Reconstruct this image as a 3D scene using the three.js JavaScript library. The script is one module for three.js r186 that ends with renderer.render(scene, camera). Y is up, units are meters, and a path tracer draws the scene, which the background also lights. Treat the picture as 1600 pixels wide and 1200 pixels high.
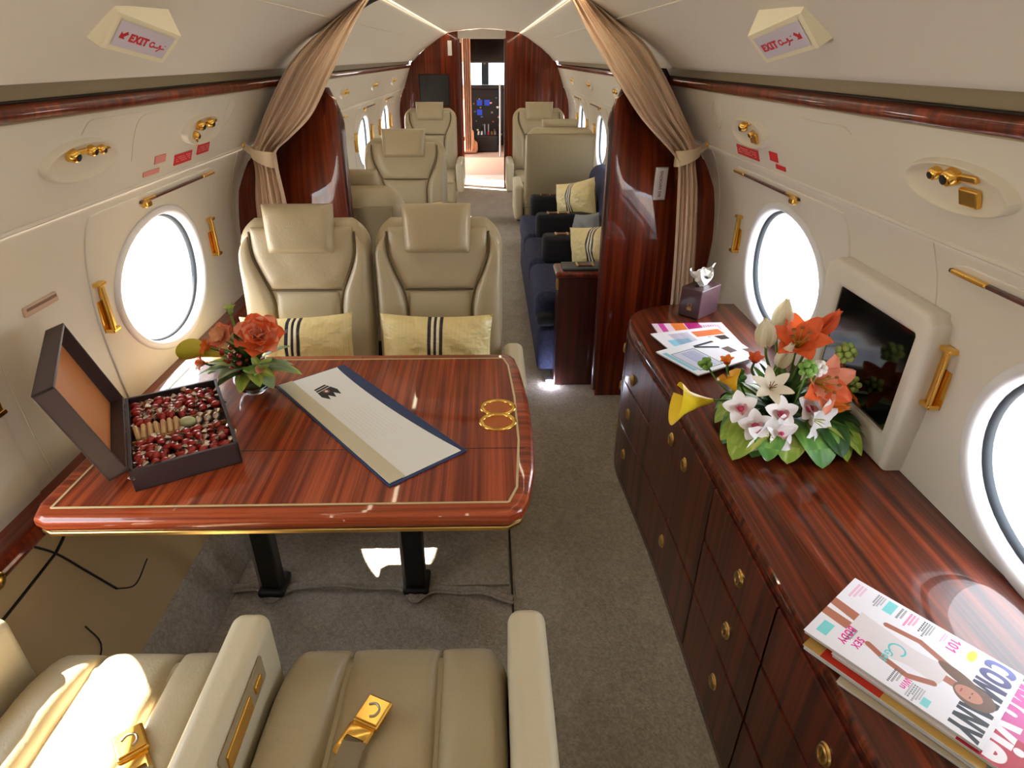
import * as THREE from 'three';
import { RoundedBoxGeometry } from 'three/addons/geometries/RoundedBoxGeometry.js';
import { mergeGeometries, mergeVertices, toCreasedNormals } from 'three/addons/utils/BufferGeometryUtils.js';
import { RectAreaLightUniformsLib } from 'three/addons/lights/RectAreaLightUniformsLib.js';

// ---------------------------------------------------------------- camera, sky, sun, cabin wash lights, exposure
const scene = new THREE.Scene();
const camera = new THREE.PerspectiveCamera(2 * Math.atan(600 / 950) * 180 / Math.PI, 4 / 3, 0.05, 500);
camera.position.set(0.05, 1.55, 0);
camera.rotation.order = 'YXZ';
camera.rotation.set(-28.3 * Math.PI / 180, -1.15 * Math.PI / 180, 0);
camera.setViewOffset(1600, 1200, 16, 0, 1600, 1200);
scene.add(camera);
const renderer = new THREE.WebGLRenderer({ antialias: true });
renderer.shadowMap.enabled = true;
renderer.toneMapping = THREE.LinearToneMapping;
renderer.toneMappingExposure = 1.98;
scene.background = new THREE.Color(0.84, 0.92, 1.0);
scene.backgroundIntensity = 5.2;
const SUN = new THREE.Vector3(0.625, -0.68, 0.245).normalize();
const sun = new THREE.DirectionalLight(0xfff1dc, 26);
sun.position.copy(SUN).multiplyScalar(-20).add(new THREE.Vector3(0, 1, -3));
sun.target.position.set(0, 1, -3);
sun.castShadow = true;
sun.shadow.mapSize.set(4096, 4096);
Object.assign(sun.shadow.camera, { left: -9, right: 9, top: 9, bottom: -9, near: 1, far: 50 });
scene.add(sun, sun.target);
RectAreaLightUniformsLib.init();
const WASH = 6;                       // the two ceiling wash strips (built with the ceiling)

// ---------------------------------------------------------------- helpers
let seed = 7;
const rnd = () => { seed = (seed * 1664525 + 1013904223) >>> 0; return seed / 4294967296; };
const rr = (a, b) => a + (b - a) * rnd();
const R = (d) => d * Math.PI / 180;
const V2 = (x, y) => new THREE.Vector2(x, y), V3 = (x, y, z) => new THREE.Vector3(x, y, z);
const lerp = (a, b, t) => a + (b - a) * t;
const clamp = (x, a = 0, b = 1) => Math.min(b, Math.max(a, x));
const sm = (a, b, x) => { const t = clamp((x - a) / (b - a)); return t * t * (3 - 2 * t); };
const used = {};
function numbered(n) { const k = used[n] = (used[n] ?? -1) + 1; return k ? n + '_' + String(k).padStart(3, '0') : n; }
function mesh(geo, m, name, parent) {
  const o = new THREE.Mesh(geo, m);
  o.castShadow = o.receiveShadow = true;
  o.name = parent && parent !== scene ? name : numbered(name);
  (parent ?? scene).add(o);
  return o;
}
function thing(name, label, category, pos = [0, 0, 0], turn = 0, group) {
  const o = new THREE.Group(); o.name = numbered(name); scene.add(o);
  o.position.set(...pos); o.rotation.y = turn;
  o.userData = { label, category }; if (group) o.userData.group = group;
  return o;
}
function tag(o, label, category, group) { o.userData = { label, category }; if (group) o.userData.group = group; return o; }
function struct(name) { const o = new THREE.Group(); o.name = name; o.userData = { kind: 'structure' }; scene.add(o); return o; }
const T = (g, x = 0, y = 0, z = 0, rx = 0, ry = 0, rz = 0) => {
  g.applyMatrix4(new THREE.Matrix4().compose(V3(x, y, z), new THREE.Quaternion().setFromEuler(new THREE.Euler(rx, ry, rz, 'XYZ')), V3(1, 1, 1)));
  return g;
};
function tri(g) {                       // uv in metres, projected along each face's main axis
  if (g.index) g = g.toNonIndexed();
  const p = g.attributes.position, uv = new Float32Array(p.count * 2), a = V3(), b = V3(), c = V3(), n = V3();
  for (let i = 0; i < p.count; i += 3) {
    a.fromBufferAttribute(p, i); b.fromBufferAttribute(p, i + 1); c.fromBufferAttribute(p, i + 2);
    n.copy(b).sub(a).cross(c.clone().sub(a));
    const x = Math.abs(n.x), y = Math.abs(n.y), z = Math.abs(n.z);
    [a, b, c].forEach((q, k) => {
      const [u, v] = y >= x && y >= z ? [q.x, q.z] : x >= z ? [q.z, q.y] : [q.x, q.y];
      uv[(i + k) * 2] = u; uv[(i + k) * 2 + 1] = v;
    });
  }
  g.setAttribute('uv', new THREE.BufferAttribute(uv, 2));
  return g;
}
const box = (w, h, d, r = 0.004, s = 2) => tri(new RoundedBoxGeometry(w, h, d, s, Math.min(r, w / 2.01, h / 2.01, d / 2.01)));
const join = (...gs) => mergeGeometries(gs.flat().map((g) => { g = g.index ? g.toNonIndexed() : g; for (const k of Object.keys(g.attributes)) if (!['position', 'normal', 'uv'].includes(k)) g.deleteAttribute(k); if (!g.attributes.uv) g = tri(g); return g; }));
function grid(nu, nv, f, flip) {
  const p = [], uv = [], ix = [];
  for (let j = 0; j <= nv; j++) for (let i = 0; i <= nu; i++) { p.push(...f(i / nu, j / nv)); uv.push(i / nu, j / nv); }
  for (let j = 0; j < nv; j++) for (let i = 0; i < nu; i++) {
    const a = j * (nu + 1) + i, b = a + 1, c = a + nu + 1, d = c + 1;
    flip ? ix.push(a, c, b, b, c, d) : ix.push(a, b, c, b, d, c);
  }
  const g = new THREE.BufferGeometry();
  g.setAttribute('position', new THREE.Float32BufferAttribute(p, 3));
  g.setAttribute('uv', new THREE.Float32BufferAttribute(uv, 2));
  g.setIndex(ix); g.computeVertexNormals();
  return g;
}
function smooth(g) {                    // weld, smooth normals, metre uv
  g.deleteAttribute('uv'); g.deleteAttribute('normal');
  g = mergeVertices(g, 1e-5); g.computeVertexNormals();
  return tri(g);
}
// closed soft pad in the xy plane, bulging to +z: L(v), Rt(v) are its two sides for v = 0 (y0) .. 1 (y1)
function puff(L, Rt, y0, y1, th, back = 0.01, n = 6, nu = 18, nv = 22, wob = 0.0015) {
  const ph = rnd() * 9, sp = (t) => { const q = 2 * t - 1; return 0.5 + 0.5 * Math.sign(q) * Math.sin(Math.abs(q) * Math.PI / 2) ** 0.75; };
  const f = (side) => (u, v) => {
    u = sp(u); v = sp(v);
    const p = Math.abs(2 * u - 1), q = Math.abs(2 * v - 1);
    const e = Math.sqrt(Math.max(0, (1 - p ** n) * (1 - q ** n)));
    const x = lerp(L(v), Rt(v), u), y = lerp(y0, y1, v);
    const w = side > 0 ? wob * e * (Math.sin(x * 41 + ph + y * 23) + Math.sin(y * 57 - x * 31 + ph * 2)) : 0;
    return [x, y, side > 0 ? th * e + w : -back * e];
  };
  return smooth(mergeGeometries([grid(nu, nv, f(1)), grid(nu, nv, f(-1), true)]));
}
const kst = (k) => () => k;
function extr(pts, depth, bevel = 0, holes = [], seg = 2) {
  const sh = new THREE.Shape(pts.map((q) => V2(q[0], q[1])));
  for (const h of holes) sh.holes.push(new THREE.Path(h.map((q) => V2(q[0], q[1]))));
  const g = new THREE.ExtrudeGeometry(sh, { depth: depth - 2 * bevel, bevelEnabled: bevel > 0, bevelThickness: bevel, bevelSize: bevel, bevelOffset: -bevel, bevelSegments: seg, curveSegments: 10 });
  g.translate(0, 0, bevel);
  return tri(bevel ? toCreasedNormals(g, 0.6) : g);
}
function roundRect(x0, y0, x1, y1, r, n = 5) {
  const o = [];
  for (const [cx, cy, a] of [[x1 - r, y1 - r, 0], [x0 + r, y1 - r, 90], [x0 + r, y0 + r, 180], [x1 - r, y0 + r, 270]])
    for (let k = 0; k <= n; k++) o.push([cx + r * Math.cos(R(a + 90 * k / n)), cy + r * Math.sin(R(a + 90 * k / n))]);
  return o;
}
const ell = (a, b, n = 40, cx = 0, cy = 0) => Array.from({ length: n }, (_, i) => [cx + a * Math.cos(i / n * 6.28318530718), cy + b * Math.sin(i / n * 6.28318530718)]);
const tube = (pts, r, n = 24, k = 8, closed = false) => tri(new THREE.TubeGeometry(new THREE.CatmullRomCurve3(pts.map((p) => V3(...p)), closed), n, r, k, closed));
const lathe = (pts, n = 28) => tri(new THREE.LatheGeometry(pts.map((p) => V2(...p)), n));
// a closed slab swept along z with the cross-section (x, y) polyline and a thickness
function sweepZ(pts, z0, z1, m = 1) { return grid(pts.length - 1, m, (u, v) => { const i = Math.round(u * (pts.length - 1)); return [pts[i][0], pts[i][1], lerp(z0, z1, v)]; }); }
function catmull(pts, n) { return new THREE.SplineCurve(pts.map((p) => V2(p[0], p[1]))).getPoints(n).map((p) => [p.x, p.y]); }

// ---------------------------------------------------------------- tileable noise and textures
function hash(x, y, s) { let h = Math.imul(x, 374761393) + Math.imul(y, 668265263) + Math.imul(s, 974634041); h = Math.imul(h ^ (h >>> 13), 1274126177); return ((h ^ (h >>> 16)) >>> 0) / 4294967296; }
function noise(u, v, px, py, s = 1) {   // u, v in 0..1; px, py cells per tile
  const x = u * px, y = v * py, xi = Math.floor(x), yi = Math.floor(y), fx = x - xi, fy = y - yi;
  const sx = fx * fx * (3 - 2 * fx), sy = fy * fy * (3 - 2 * fy), h = (a, b) => hash(((a % px) + px) % px, ((b % py) + py) % py, s);
  return lerp(lerp(h(xi, yi), h(xi + 1, yi), sx), lerp(h(xi, yi + 1), h(xi + 1, yi + 1), sx), sy);
}
function tex(w, h, f, srgb = true, rep = [1, 1]) {
  const d = new Uint8Array(w * h * 4);
  for (let j = 0; j < h; j++) for (let i = 0; i < w; i++) {
    const c = f(i / w, j / h), k = (j * w + i) * 4;
    for (let q = 0; q < 3; q++) d[k + q] = clamp(typeof c === 'number' ? c : c[q]) * 255;
    d[k + 3] = 255;
  }
  const t = new THREE.DataTexture(d, w, h);
  t.wrapS = t.wrapT = THREE.RepeatWrapping; t.magFilter = THREE.LinearFilter; t.minFilter = THREE.LinearMipmapLinearFilter; t.generateMipmaps = true;
  if (srgb) t.colorSpace = THREE.SRGBColorSpace;
  t.repeat.set(...rep); t.needsUpdate = true;
  return t;
}
const hex = (c) => [(c >> 16 & 255) / 255, (c >> 8 & 255) / 255, (c & 255) / 255];
const mix3 = (a, b, t) => [0, 1, 2].map((i) => lerp(a[i], b[i], t));
function woodTex(dark, light, s, rep) {
  const D = hex(dark), L = hex(light);
  return tex(1024, 512, (u, v) => {
    const wv = v, wu = (u + 0.006 * Math.sin(v * 6.2832 + 3) + 1) % 1;
    let t = 0.55 * noise(wu, wv, 46, 3, s) + 0.3 * noise(wu, wv, 120, 5, s + 1) + 0.15 * noise(wu, wv, 20, 2, s + 2);
    t = clamp((t - 0.5) * 2.1 + 0.5);
    t = t * 0.86 + 0.14 * noise(wu, wv, 420, 24, s + 3);
    const pore = noise(wu, wv, 500, 60, s + 4) > 0.86 ? 0.88 : 1;
    return mix3(D, L, t).map((c) => c * pore);
  }, true, rep);
}
function canvasTex(w, h, draw) {
  const c = document.createElement('canvas'); c.width = w; c.height = h;
  draw(c.getContext('2d'), w, h);
  const t = new THREE.CanvasTexture(c); t.colorSpace = THREE.SRGBColorSpace; t.anisotropy = 8;
  return t;
}
const leatherBump = tex(512, 512, (u, v) => 0.5 * noise(u, v, 90, 90, 3) + 0.3 * noise(u, v, 30, 30, 4) + 0.2 * noise(u, v, 180, 180, 5), false, [3, 3]);
const foldBump = tex(256, 256, (u, v) => 0.7 * noise(u, v, 7, 7, 13) + 0.3 * noise(u, v, 17, 17, 14), false, [2.2, 2.2]);
const carpetCol = tex(512, 512, (u, v) => { const t = 0.5 * noise(u, v, 160, 160, 7) + 0.3 * noise(u, v, 60, 60, 8) + 0.2 * noise(u, v, 9, 9, 9); return mix3(hex(0x8d8376), hex(0xb9afa1), clamp((t - 0.5) * 1.2 + 0.5)); }, true, [1.4, 1.4]);
const carpetBump = tex(512, 512, (u, v) => 0.6 * noise(u, v, 200, 200, 10) + 0.4 * noise(u, v, 90, 90, 11), false, [1.4, 1.4]);
const weave = tex(256, 256, (u, v) => 0.5 + 0.25 * Math.sin(u * 6.2832 * 64) + 0.25 * Math.sin(v * 6.2832 * 64), false, [4, 4]);
const navyCol = tex(256, 256, (u, v) => mix3(hex(0x1b1e33), hex(0x3a3f63), 0.5 * noise(u, v, 100, 100, 20) + 0.5 * noise(u, v, 30, 30, 21)), true, [3, 3]);

const phys = (color, roughness, o = {}) => new THREE.MeshPhysicalMaterial({ color, roughness, side: THREE.DoubleSide, ...o });
const GLOSS = { clearcoat: 0.8, clearcoatRoughness: 0.04, specularIntensity: 0.3 };
const MT = {
  wall: phys(0xd8d2c8, 0.5), wall2: phys(0xd6cebf, 0.6), ceil: phys(0xd4cec4, 0.65), shadow: phys(0x3b342c, 0.9),
  leather: phys(0xb3a588, 0.38, { bumpMap: leatherBump, bumpScale: 0.0006, clearcoat: 0.25, clearcoatRoughness: 0.35 }),
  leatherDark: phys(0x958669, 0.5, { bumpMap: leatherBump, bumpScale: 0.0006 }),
  arm: phys(0xc8bda2, 0.4, { bumpMap: leatherBump, bumpScale: 0.0004 }),
  wood: phys(0xffffff, 0.35, { map: woodTex(0x4a160b, 0x8f3a1a, 31, [1.3, 0.6]), ...GLOSS }),
  woodTop: phys(0xffffff, 0.35, { map: woodTex(0x66210e, 0xb6562e, 51, [2.5, 0.7]), ...GLOSS }),
  woodFront: phys(0xffffff, 0.4, { map: woodTex(0x360f08, 0x6b2816, 111, [1.8, 0.6]), clearcoat: 0.6, clearcoatRoughness: 0.1, specularIntensity: 0.3 }),
  woodDark: phys(0xffffff, 0.4, { map: woodTex(0x2c0c07, 0x5a1e10, 71, [1.3, 0.6]), clearcoat: 0.7, clearcoatRoughness: 0.1 }),
  carpet: phys(0xffffff, 0.98, { map: carpetCol, bumpMap: carpetBump, bumpScale: 0.003 }),
  gold: phys(0xeec063, 0.2, { metalness: 1 }), brass: phys(0xc9a868, 0.3, { metalness: 1 }), steel: phys(0xb9b9b9, 0.3, { metalness: 1 }),
  black: phys(0x0c0c0d, 0.5), dark: phys(0x1a1715, 0.6), screen: phys(0x050506, 0.12, { clearcoat: 1, clearcoatRoughness: 0.08 }),
  white: phys(0xf0eee8, 0.4), ring: phys(0xdfdfe4, 0.35), seal: phys(0x3a4048, 0.7), red: phys(0xd6202c, 0.5), paleRed: phys(0xd98a86, 0.5),
  glass: phys(0xffffff, 0.0, { transmission: 1, thickness: 0, ior: 1.45 }),
  navy: phys(0xffffff, 0.9, { map: navyCol, bumpMap: weave, bumpScale: 0.0008, sheen: 0.3, sheenColor: new THREE.Color(0x5560a0), sheenRoughness: 0.5 }),
  navyDark: phys(0x15171f, 0.8), curtain: phys(0xe0c6ae, 0.85, { bumpMap: weave, bumpScale: 0.0004, transmission: 0.0 }),
  box: phys(0x3a2a2c, 0.5), boxWood: phys(0xc27a45, 0.55), candy: phys(0x9e1a14, 0.28, { metalness: 0.35, clearcoat: 0.6 }), foil: phys(0xc9b9b0, 0.25, { metalness: 0.8 }),
  biscuit: phys(0xd9b58c, 0.6), paper: phys(0xe8e6df, 0.7), flap: phys(0xcfc6ad, 0.7), navyCover: phys(0x1d3768, 0.5),
};
// ---------------------------------------------------------------- the cabin shell
const ZF = -8.4, ZB = 1.35;             // forward bulkhead and aft wall
function zDiv(y) { const A = [[0, -2.745], [0.8, -2.745], [1.03, -2.80], [1.25, -3.0], [1.46, -3.2], [2, -3.25]]; for (let i = 1; i < A.length; i++) if (y <= A[i][0]) return lerp(A[i - 1][1], A[i][1], (y - A[i - 1][0]) / (A[i][0] - A[i - 1][0])); return -3.25; }
const WALLC = catmull([[0.80, 0], [0.88, 0.17], [0.985, 0.36], [1.05, 0.57], [1.068, 0.75], [1.07, 0.93], [1.045, 1.09], [0.995, 1.21]], 60);
function wallX(y) {
  if (y >= 1.21) return lerp(0.995, 0.905, (y - 1.21) / 0.225);
  for (let i = 1; i < WALLC.length; i++) if (WALLC[i][1] >= y) { const [a, b] = [WALLC[i - 1], WALLC[i]]; return lerp(a[0], b[0], (y - a[1]) / (b[1] - a[1] || 1)); }
  return 0.995;
}
const SECTION = [...Array.from({ length: 30 }, (_, i) => { const y = i / 29 * 1.435; return [wallX(y), y]; }), [0.89, 1.49], [0.70, 1.64], [0.45, 1.80], [0.2, 1.835], [0, 1.845]];
const outline = (k = 0) => [...SECTION.map(([x, y]) => [x + k, y + k * 0.5]), ...SECTION.slice(0, -1).reverse().map(([x, y]) => [-x - k, y + k * 0.5])];
const WA = 0.294, WB = 0.222, WY = 0.882;
const WINS = { '-1': [0.48, -0.78, -2.04, -3.3, -4.56, -5.82, -7.08], 1: [0.48, -0.78, -2.04, -3.3, -4.56, -5.82, -7.08] };

// floor, kick carpets
const floor = struct('floor');
mesh(tri(new THREE.BoxGeometry(1.9, 0.1, ZB - ZF + 0.2).translate(0, -0.05, (ZB + ZF) / 2)), MT.carpet, 'carpet', floor);
for (const s of [-1, 1]) mesh(tri(sweepZ([[s * 0.79, -0.01], [s * 0.805, 0.02], [s * 0.835, 0.085], [s * 0.868, 0.165], [s * 0.895, 0.172]], ZF, ZB)), MT.carpet, 'carpet_kick', floor);
// the loose carpet under the table: a raised lip with a curl round each table leg, and the long seam to the aisle
{
  const pts = [];
  for (let i = 0; i <= 60; i++) {
    const x = lerp(-0.80, 0.115, i / 60);
    const b = Math.exp(-(((x + 0.665) / 0.035) ** 2)) + Math.exp(-(((x + 0.2) / 0.035) ** 2));
    pts.push([x, 0.010 + 0.004 * Math.sin(x * 23), -1.455 + 0.055 * b + 0.02 * Math.sin(x * 5 + 1) + 0.04 * sm(0, 0.12, x)]);
  }
  mesh(tri(join(tube(pts, 0.013, 120, 8), tube(pts.map(([x, y, z]) => [x, y + 0.004, z + 0.018]), 0.005, 120, 6))), MT.carpet, 'carpet_lip', floor);
  mesh(tri(new THREE.BoxGeometry(0.9, 0.012, 0.62).translate(-0.345, 0.004, -1.77)), MT.carpet, 'carpet_panel', floor);
  mesh(box(0.007, 0.008, 1.55, 0.003).translate(0.113, 0.003, -1.5), MT.shadow, 'carpet_seam', floor);
}
// a ring-shaped grid from an inner outline to an outer one, draped on the wall
function drape(s, inner, outer, off, rings, lip = 0) {
  const n = inner.length, p = [], ix = [], K = rings + (lip ? 2 : 0);
  for (let j = 0; j <= rings; j++) for (let i = 0; i <= n; i++) {
    const a = inner[i % n], b = outer[i % n], z = lerp(a[0], b[0], j / rings), y = lerp(a[1], b[1], j / rings);
    p.push(s * (wallX(y) - off), y, z);
  }
  if (lip) for (const [g, d] of [[0.002, off * 0.6], [0.0025, -0.004]]) for (let i = 0; i <= n; i++) {
    const b = outer[i % n], cz = b[2] ?? 0, z = b[0] + Math.sign(b[0] - cz) * g, y = b[1] + Math.sign(b[1] - WY) * g;
    p.push(s * (wallX(y) - d), y, z);
  }
  for (let j = 0; j < K; j++) for (let i = 0; i < n; i++) { const a = j * (n + 1) + i, b = a + 1, c = a + n + 1, d = c + 1; s > 0 ? ix.push(a, c, b, b, c, d) : ix.push(a, b, c, b, d, c); }
  const g = new THREE.BufferGeometry(); g.setAttribute('position', new THREE.Float32BufferAttribute(p, 3)); g.setIndex(ix); g.computeVertexNormals();
  return tri(g);
}
function rays(zc, z0, z1, y0, y1, r = 0, n = 96) {     // matching points on the window ellipse and on a (rounded) rectangle
  const A = []; for (let i = 0; i < n; i++) A.push(i / n * 2 * Math.PI);
  for (const [z, y] of [[z0, y0], [z0, y1], [z1, y0], [z1, y1]]) A.push((Math.atan2(y - WY, z - zc) + 2 * Math.PI) % (2 * Math.PI));
  A.sort((a, b) => a - b);
  const outer = A.map((a) => {
    const c = Math.cos(a), q = Math.sin(a), tz = c > 0 ? (z1 - zc) / c : (z0 - zc) / c, ty = q > 0 ? (y1 - WY) / q : (y0 - WY) / q;
    let t = Math.min(Math.abs(c) < 1e-6 ? 1e9 : tz, Math.abs(q) < 1e-6 ? 1e9 : ty), z = zc + t * c, y = WY + t * q;
    if (r) {                                          // pull corners in
      const hz = z > zc ? z1 : z0, hy = y > WY ? y1 : y0, kz = hz - Math.sign(hz - zc) * r, ky = hy - Math.sign(hy - WY) * r;
      if (Math.abs(z - zc) > Math.abs(kz - zc) && Math.abs(y - WY) > Math.abs(ky - WY)) { const l = Math.hypot(z - kz, y - ky); if (l > r) { z = kz + (z - kz) / l * r; y = ky + (y - ky) / l * r; } }
    }
    return [z, y, zc];
  });
  const inner = A.map((a) => { const c = Math.cos(a), q = Math.sin(a), t = 1 / Math.hypot(c / WA, q / WB); return [zc + t * c, WY + t * q]; });
  return [inner, outer];
}
let winNo = 0;
for (const s of [-1, 1]) {
  const w = struct(s < 0 ? 'wall_left' : 'wall_right');
  const lo = Array.from({ length: 20 }, (_, i) => { const y = lerp(0.0, 0.56, i / 19); return [s * wallX(y), y]; });
  mesh(tri(sweepZ(lo, ZF, ZB)), MT.lower ??= phys(0xb0946a, 0.6), 'lower_panel', w);
  mesh(tri(sweepZ([[s * 0.995, 1.205], [s * 0.985, 1.222], [s * 0.982, 1.232], [s * 0.905, 1.432], [s * 0.903, 1.44]], ZF, ZB)), MT.wall, 'service_panel', w);
  mesh(tri(sweepZ([[s * 1.2, -0.1], [s * 1.24, 0.5], [s * 1.24, 0.6]], ZF, ZB)), MT.wall2, 'outer_skin', w);
  const strips = [];
  let zs = ZB;
  const WINZ = WINS[s];
  WINZ.forEach((zc, i) => {
    const z1 = i ? (zc + WINZ[i - 1]) / 2 : ZB, z0 = i < WINZ.length - 1 ? (zc + WINZ[i + 1]) / 2 : zc - 0.63;
    const [inn, out] = rays(zc, Math.max(z0, ZF), Math.min(z1, ZB), 0.56, 1.207);
    strips.push(drape(s, inn, out, 0, 10));
    zs = z0;
  });
  if (zs > ZF) strips.push(tri(sweepZ(Array.from({ length: 16 }, (_, i) => { const y = lerp(0.56, 1.207, i / 15); return [s * wallX(y), y]; }), ZF, zs)));
  mesh(join(...strips), MT.wall, 'side_panel', w);
  // slim ridge along the crease
  mesh(tube([[s * 0.989, 1.214, ZF], [s * 0.989, 1.214, -4], [s * 0.989, 1.214, ZB]], 0.006, 40, 6), MT.wall, 'ridge', w);
  for (const zc of WINS[s]) {
    const g = struct('window_' + (++winNo));
    const [inn, out] = rays(zc, zc - 0.43, zc + 0.4, 0.6, 1.178, 0.03);
    mesh(drape(s, inn, out, 0.005, 8, 1), MT.wall, 'window_panel', g);
    const X = s * (wallX(WY) - 0.004);
    const band = (prof) => grid(56, prof.length - 1, (u, v) => { const [k, x] = prof[Math.round(v * (prof.length - 1))], a = u * 2 * Math.PI; const y = WY + (WB + k) * Math.sin(a); return [s * (wallX(y) + x), y, zc + (WA + k) * Math.cos(a)]; }, s > 0);
    mesh(tri(band([[0.014, -0.001], [0.014, -0.009], [0.009, -0.014], [0.002, -0.0155], [-0.005, -0.0155], [-0.011, -0.012], [-0.014, -0.004], [-0.016, 0.012], [-0.016, 0.016]])), MT.ring, 'window_frame', g);
    mesh(tri(band([[-0.015, 0.014], [-0.020, 0.016], [-0.024, 0.022], [-0.023, 0.032]])), MT.seal, 'window_seal', g);
    mesh(tri(band([[-0.021, 0.030], [-0.021, 0.05], [-0.021, 0.075], [-0.018, 0.085], [-0.018, 0.095]])), MT.ring, 'window_reveal', g);
    mesh(grid(40, 8, (u, v) => { const a = u * 2 * Math.PI, y = WY + (WB - 0.023) * v * Math.sin(a); return [s * (wallX(WY) + 0.074), y, zc + (WA - 0.023) * v * Math.cos(a)]; }), MT.glass, 'window_pane', g);
    if (zc > ZB - 1) continue;
    // gilt latches and the shade pull
    for (const dz of [0.375, -0.405]) {
      const x = s * (wallX(0.92) - 0.012), z = zc + dz;
      mesh(join(box(0.012, 0.15, 0.022, 0.004).translate(x, 0.915, z - 0.012), box(0.010, 0.135, 0.010, 0.0035).translate(x - s * 0.016, 0.917, z + 0.012), box(0.004, 0.15, 0.04, 0.002).translate(x + s * 0.008, 0.917, z), box(0.028, 0.012, 0.036, 0.004).translate(x - s * 0.006, 0.986, z + 0.002), box(0.028, 0.012, 0.036, 0.004).translate(x - s * 0.006, 0.848, z + 0.002)), MT.gold, 'window_latch', g);
    }
    const px = s * (wallX(1.155) - 0.014);
    mesh(box(0.014, 0.009, 0.56, 0.003).translate(px + s * 0.005, 1.159, zc - 0.15), MT.woodDark, 'shade_slot', g);
    mesh(join(box(0.013, 0.010, 0.10, 0.004).translate(px, 1.160, zc - 0.37), box(0.02, 0.02, 0.035, 0.006).translate(px - s * 0.004, 1.152, zc + 0.11), box(0.012, 0.007, 0.07, 0.003).translate(px, 1.162, zc + 0.08)), MT.gold, 'shade_pull', g);
  }
}
// ceiling: centre panel, two side panels, cove strips and wash lights
{
  const c = struct('ceiling');
  const ctr = catmull([[-0.43, 1.806], [-0.2, 1.835], [0, 1.845], [0.2, 1.835], [0.43, 1.806]], 24);
  mesh(tri(sweepZ(ctr, ZF, ZB)), MT.ceil, 'centre_panel', c);
  mesh(tri(sweepZ([[-1.03, 1.40], [-1.0, 1.58], [-0.5, 1.93], [0, 1.98], [0.5, 1.93], [1.0, 1.58], [1.03, 1.40]], ZF, ZB)), MT.ceil, 'outer_skin', c);
  for (const s of [-1, 1]) {
    const side = catmull([[0.845, 1.513], [0.78, 1.578], [0.7, 1.640], [0.57, 1.725], [0.452, 1.788]], 20);
    mesh(tri(sweepZ([[s * 0.90, 1.512], [s * 0.885, 1.502], [s * 0.858, 1.503], ...side.map(([x, y]) => [s * x, y]), [s * 0.446, 1.796], [s * 0.455, 1.815]], ZF, ZB)), MT.ceil, 'side_panel', c);
    mesh(tri(sweepZ([[s * 0.90, 1.513], [s * 0.905, 1.505], [s * 0.908, 1.47], [s * 0.90, 1.43]], ZF, ZB)), MT.leatherDark, 'cove', c);
    mesh(tri(sweepZ([[s * 0.47, 1.84], [s * 0.47, 1.80], [s * 0.40, 1.86]], ZF, ZB)), MT.ceil, 'light_trough', c);
    for (const [a, b] of [[ZF + 0.02, -3.3], [-3.2, ZB - 0.05]]) {
      mesh(box(0.007, 0.006, b - a, 0.002).translate(s * 0.441, 1.800, (a + b) / 2), new THREE.MeshStandardMaterial({ color: 0xfff0c8, emissive: 0xfff0cc, emissiveIntensity: 0.9 }), 'light_strip', c);
      const l = new THREE.RectAreaLight(0xffecc8, WASH, 0.02, b - a);
      l.position.set(s * 0.436, 1.793, (a + b) / 2); l.lookAt(s * 0.436 - s * 0.3, 0.8, (a + b) / 2);
      l.rotation.set(-Math.PI / 2, 0, 0); scene.add(l);
    }
    mesh(tube([[s * 0.615, 1.6945, ZF], [s * 0.615, 1.6945, -4], [s * 0.615, 1.6945, ZB]], 0.0022, 30, 5), MT.wall2, 'panel_seam', c);
    // varnished wood moulding, broken at the divider
    const m = struct('trim_' + (s < 0 ? 1 : 2));
    for (const [a, b] of [[ZF, -3.24], [-3.19, ZB]])
      mesh(tri(sweepZ(Array.from({ length: 13 }, (_, i) => { const t = i / 12 * Math.PI; return [s * (0.908 - 0.018 * Math.sin(t)), 1.449 - 0.018 * Math.cos(t)]; }), a, b)), MT.wood, 'wood_moulding', m);
    mesh(tri(sweepZ([[s * 0.905, 1.466], [s * 0.900, 1.469], [s * 0.905, 1.472]], ZF, ZB)), MT.dark, 'shadow_gap', m);
  }
}
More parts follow.
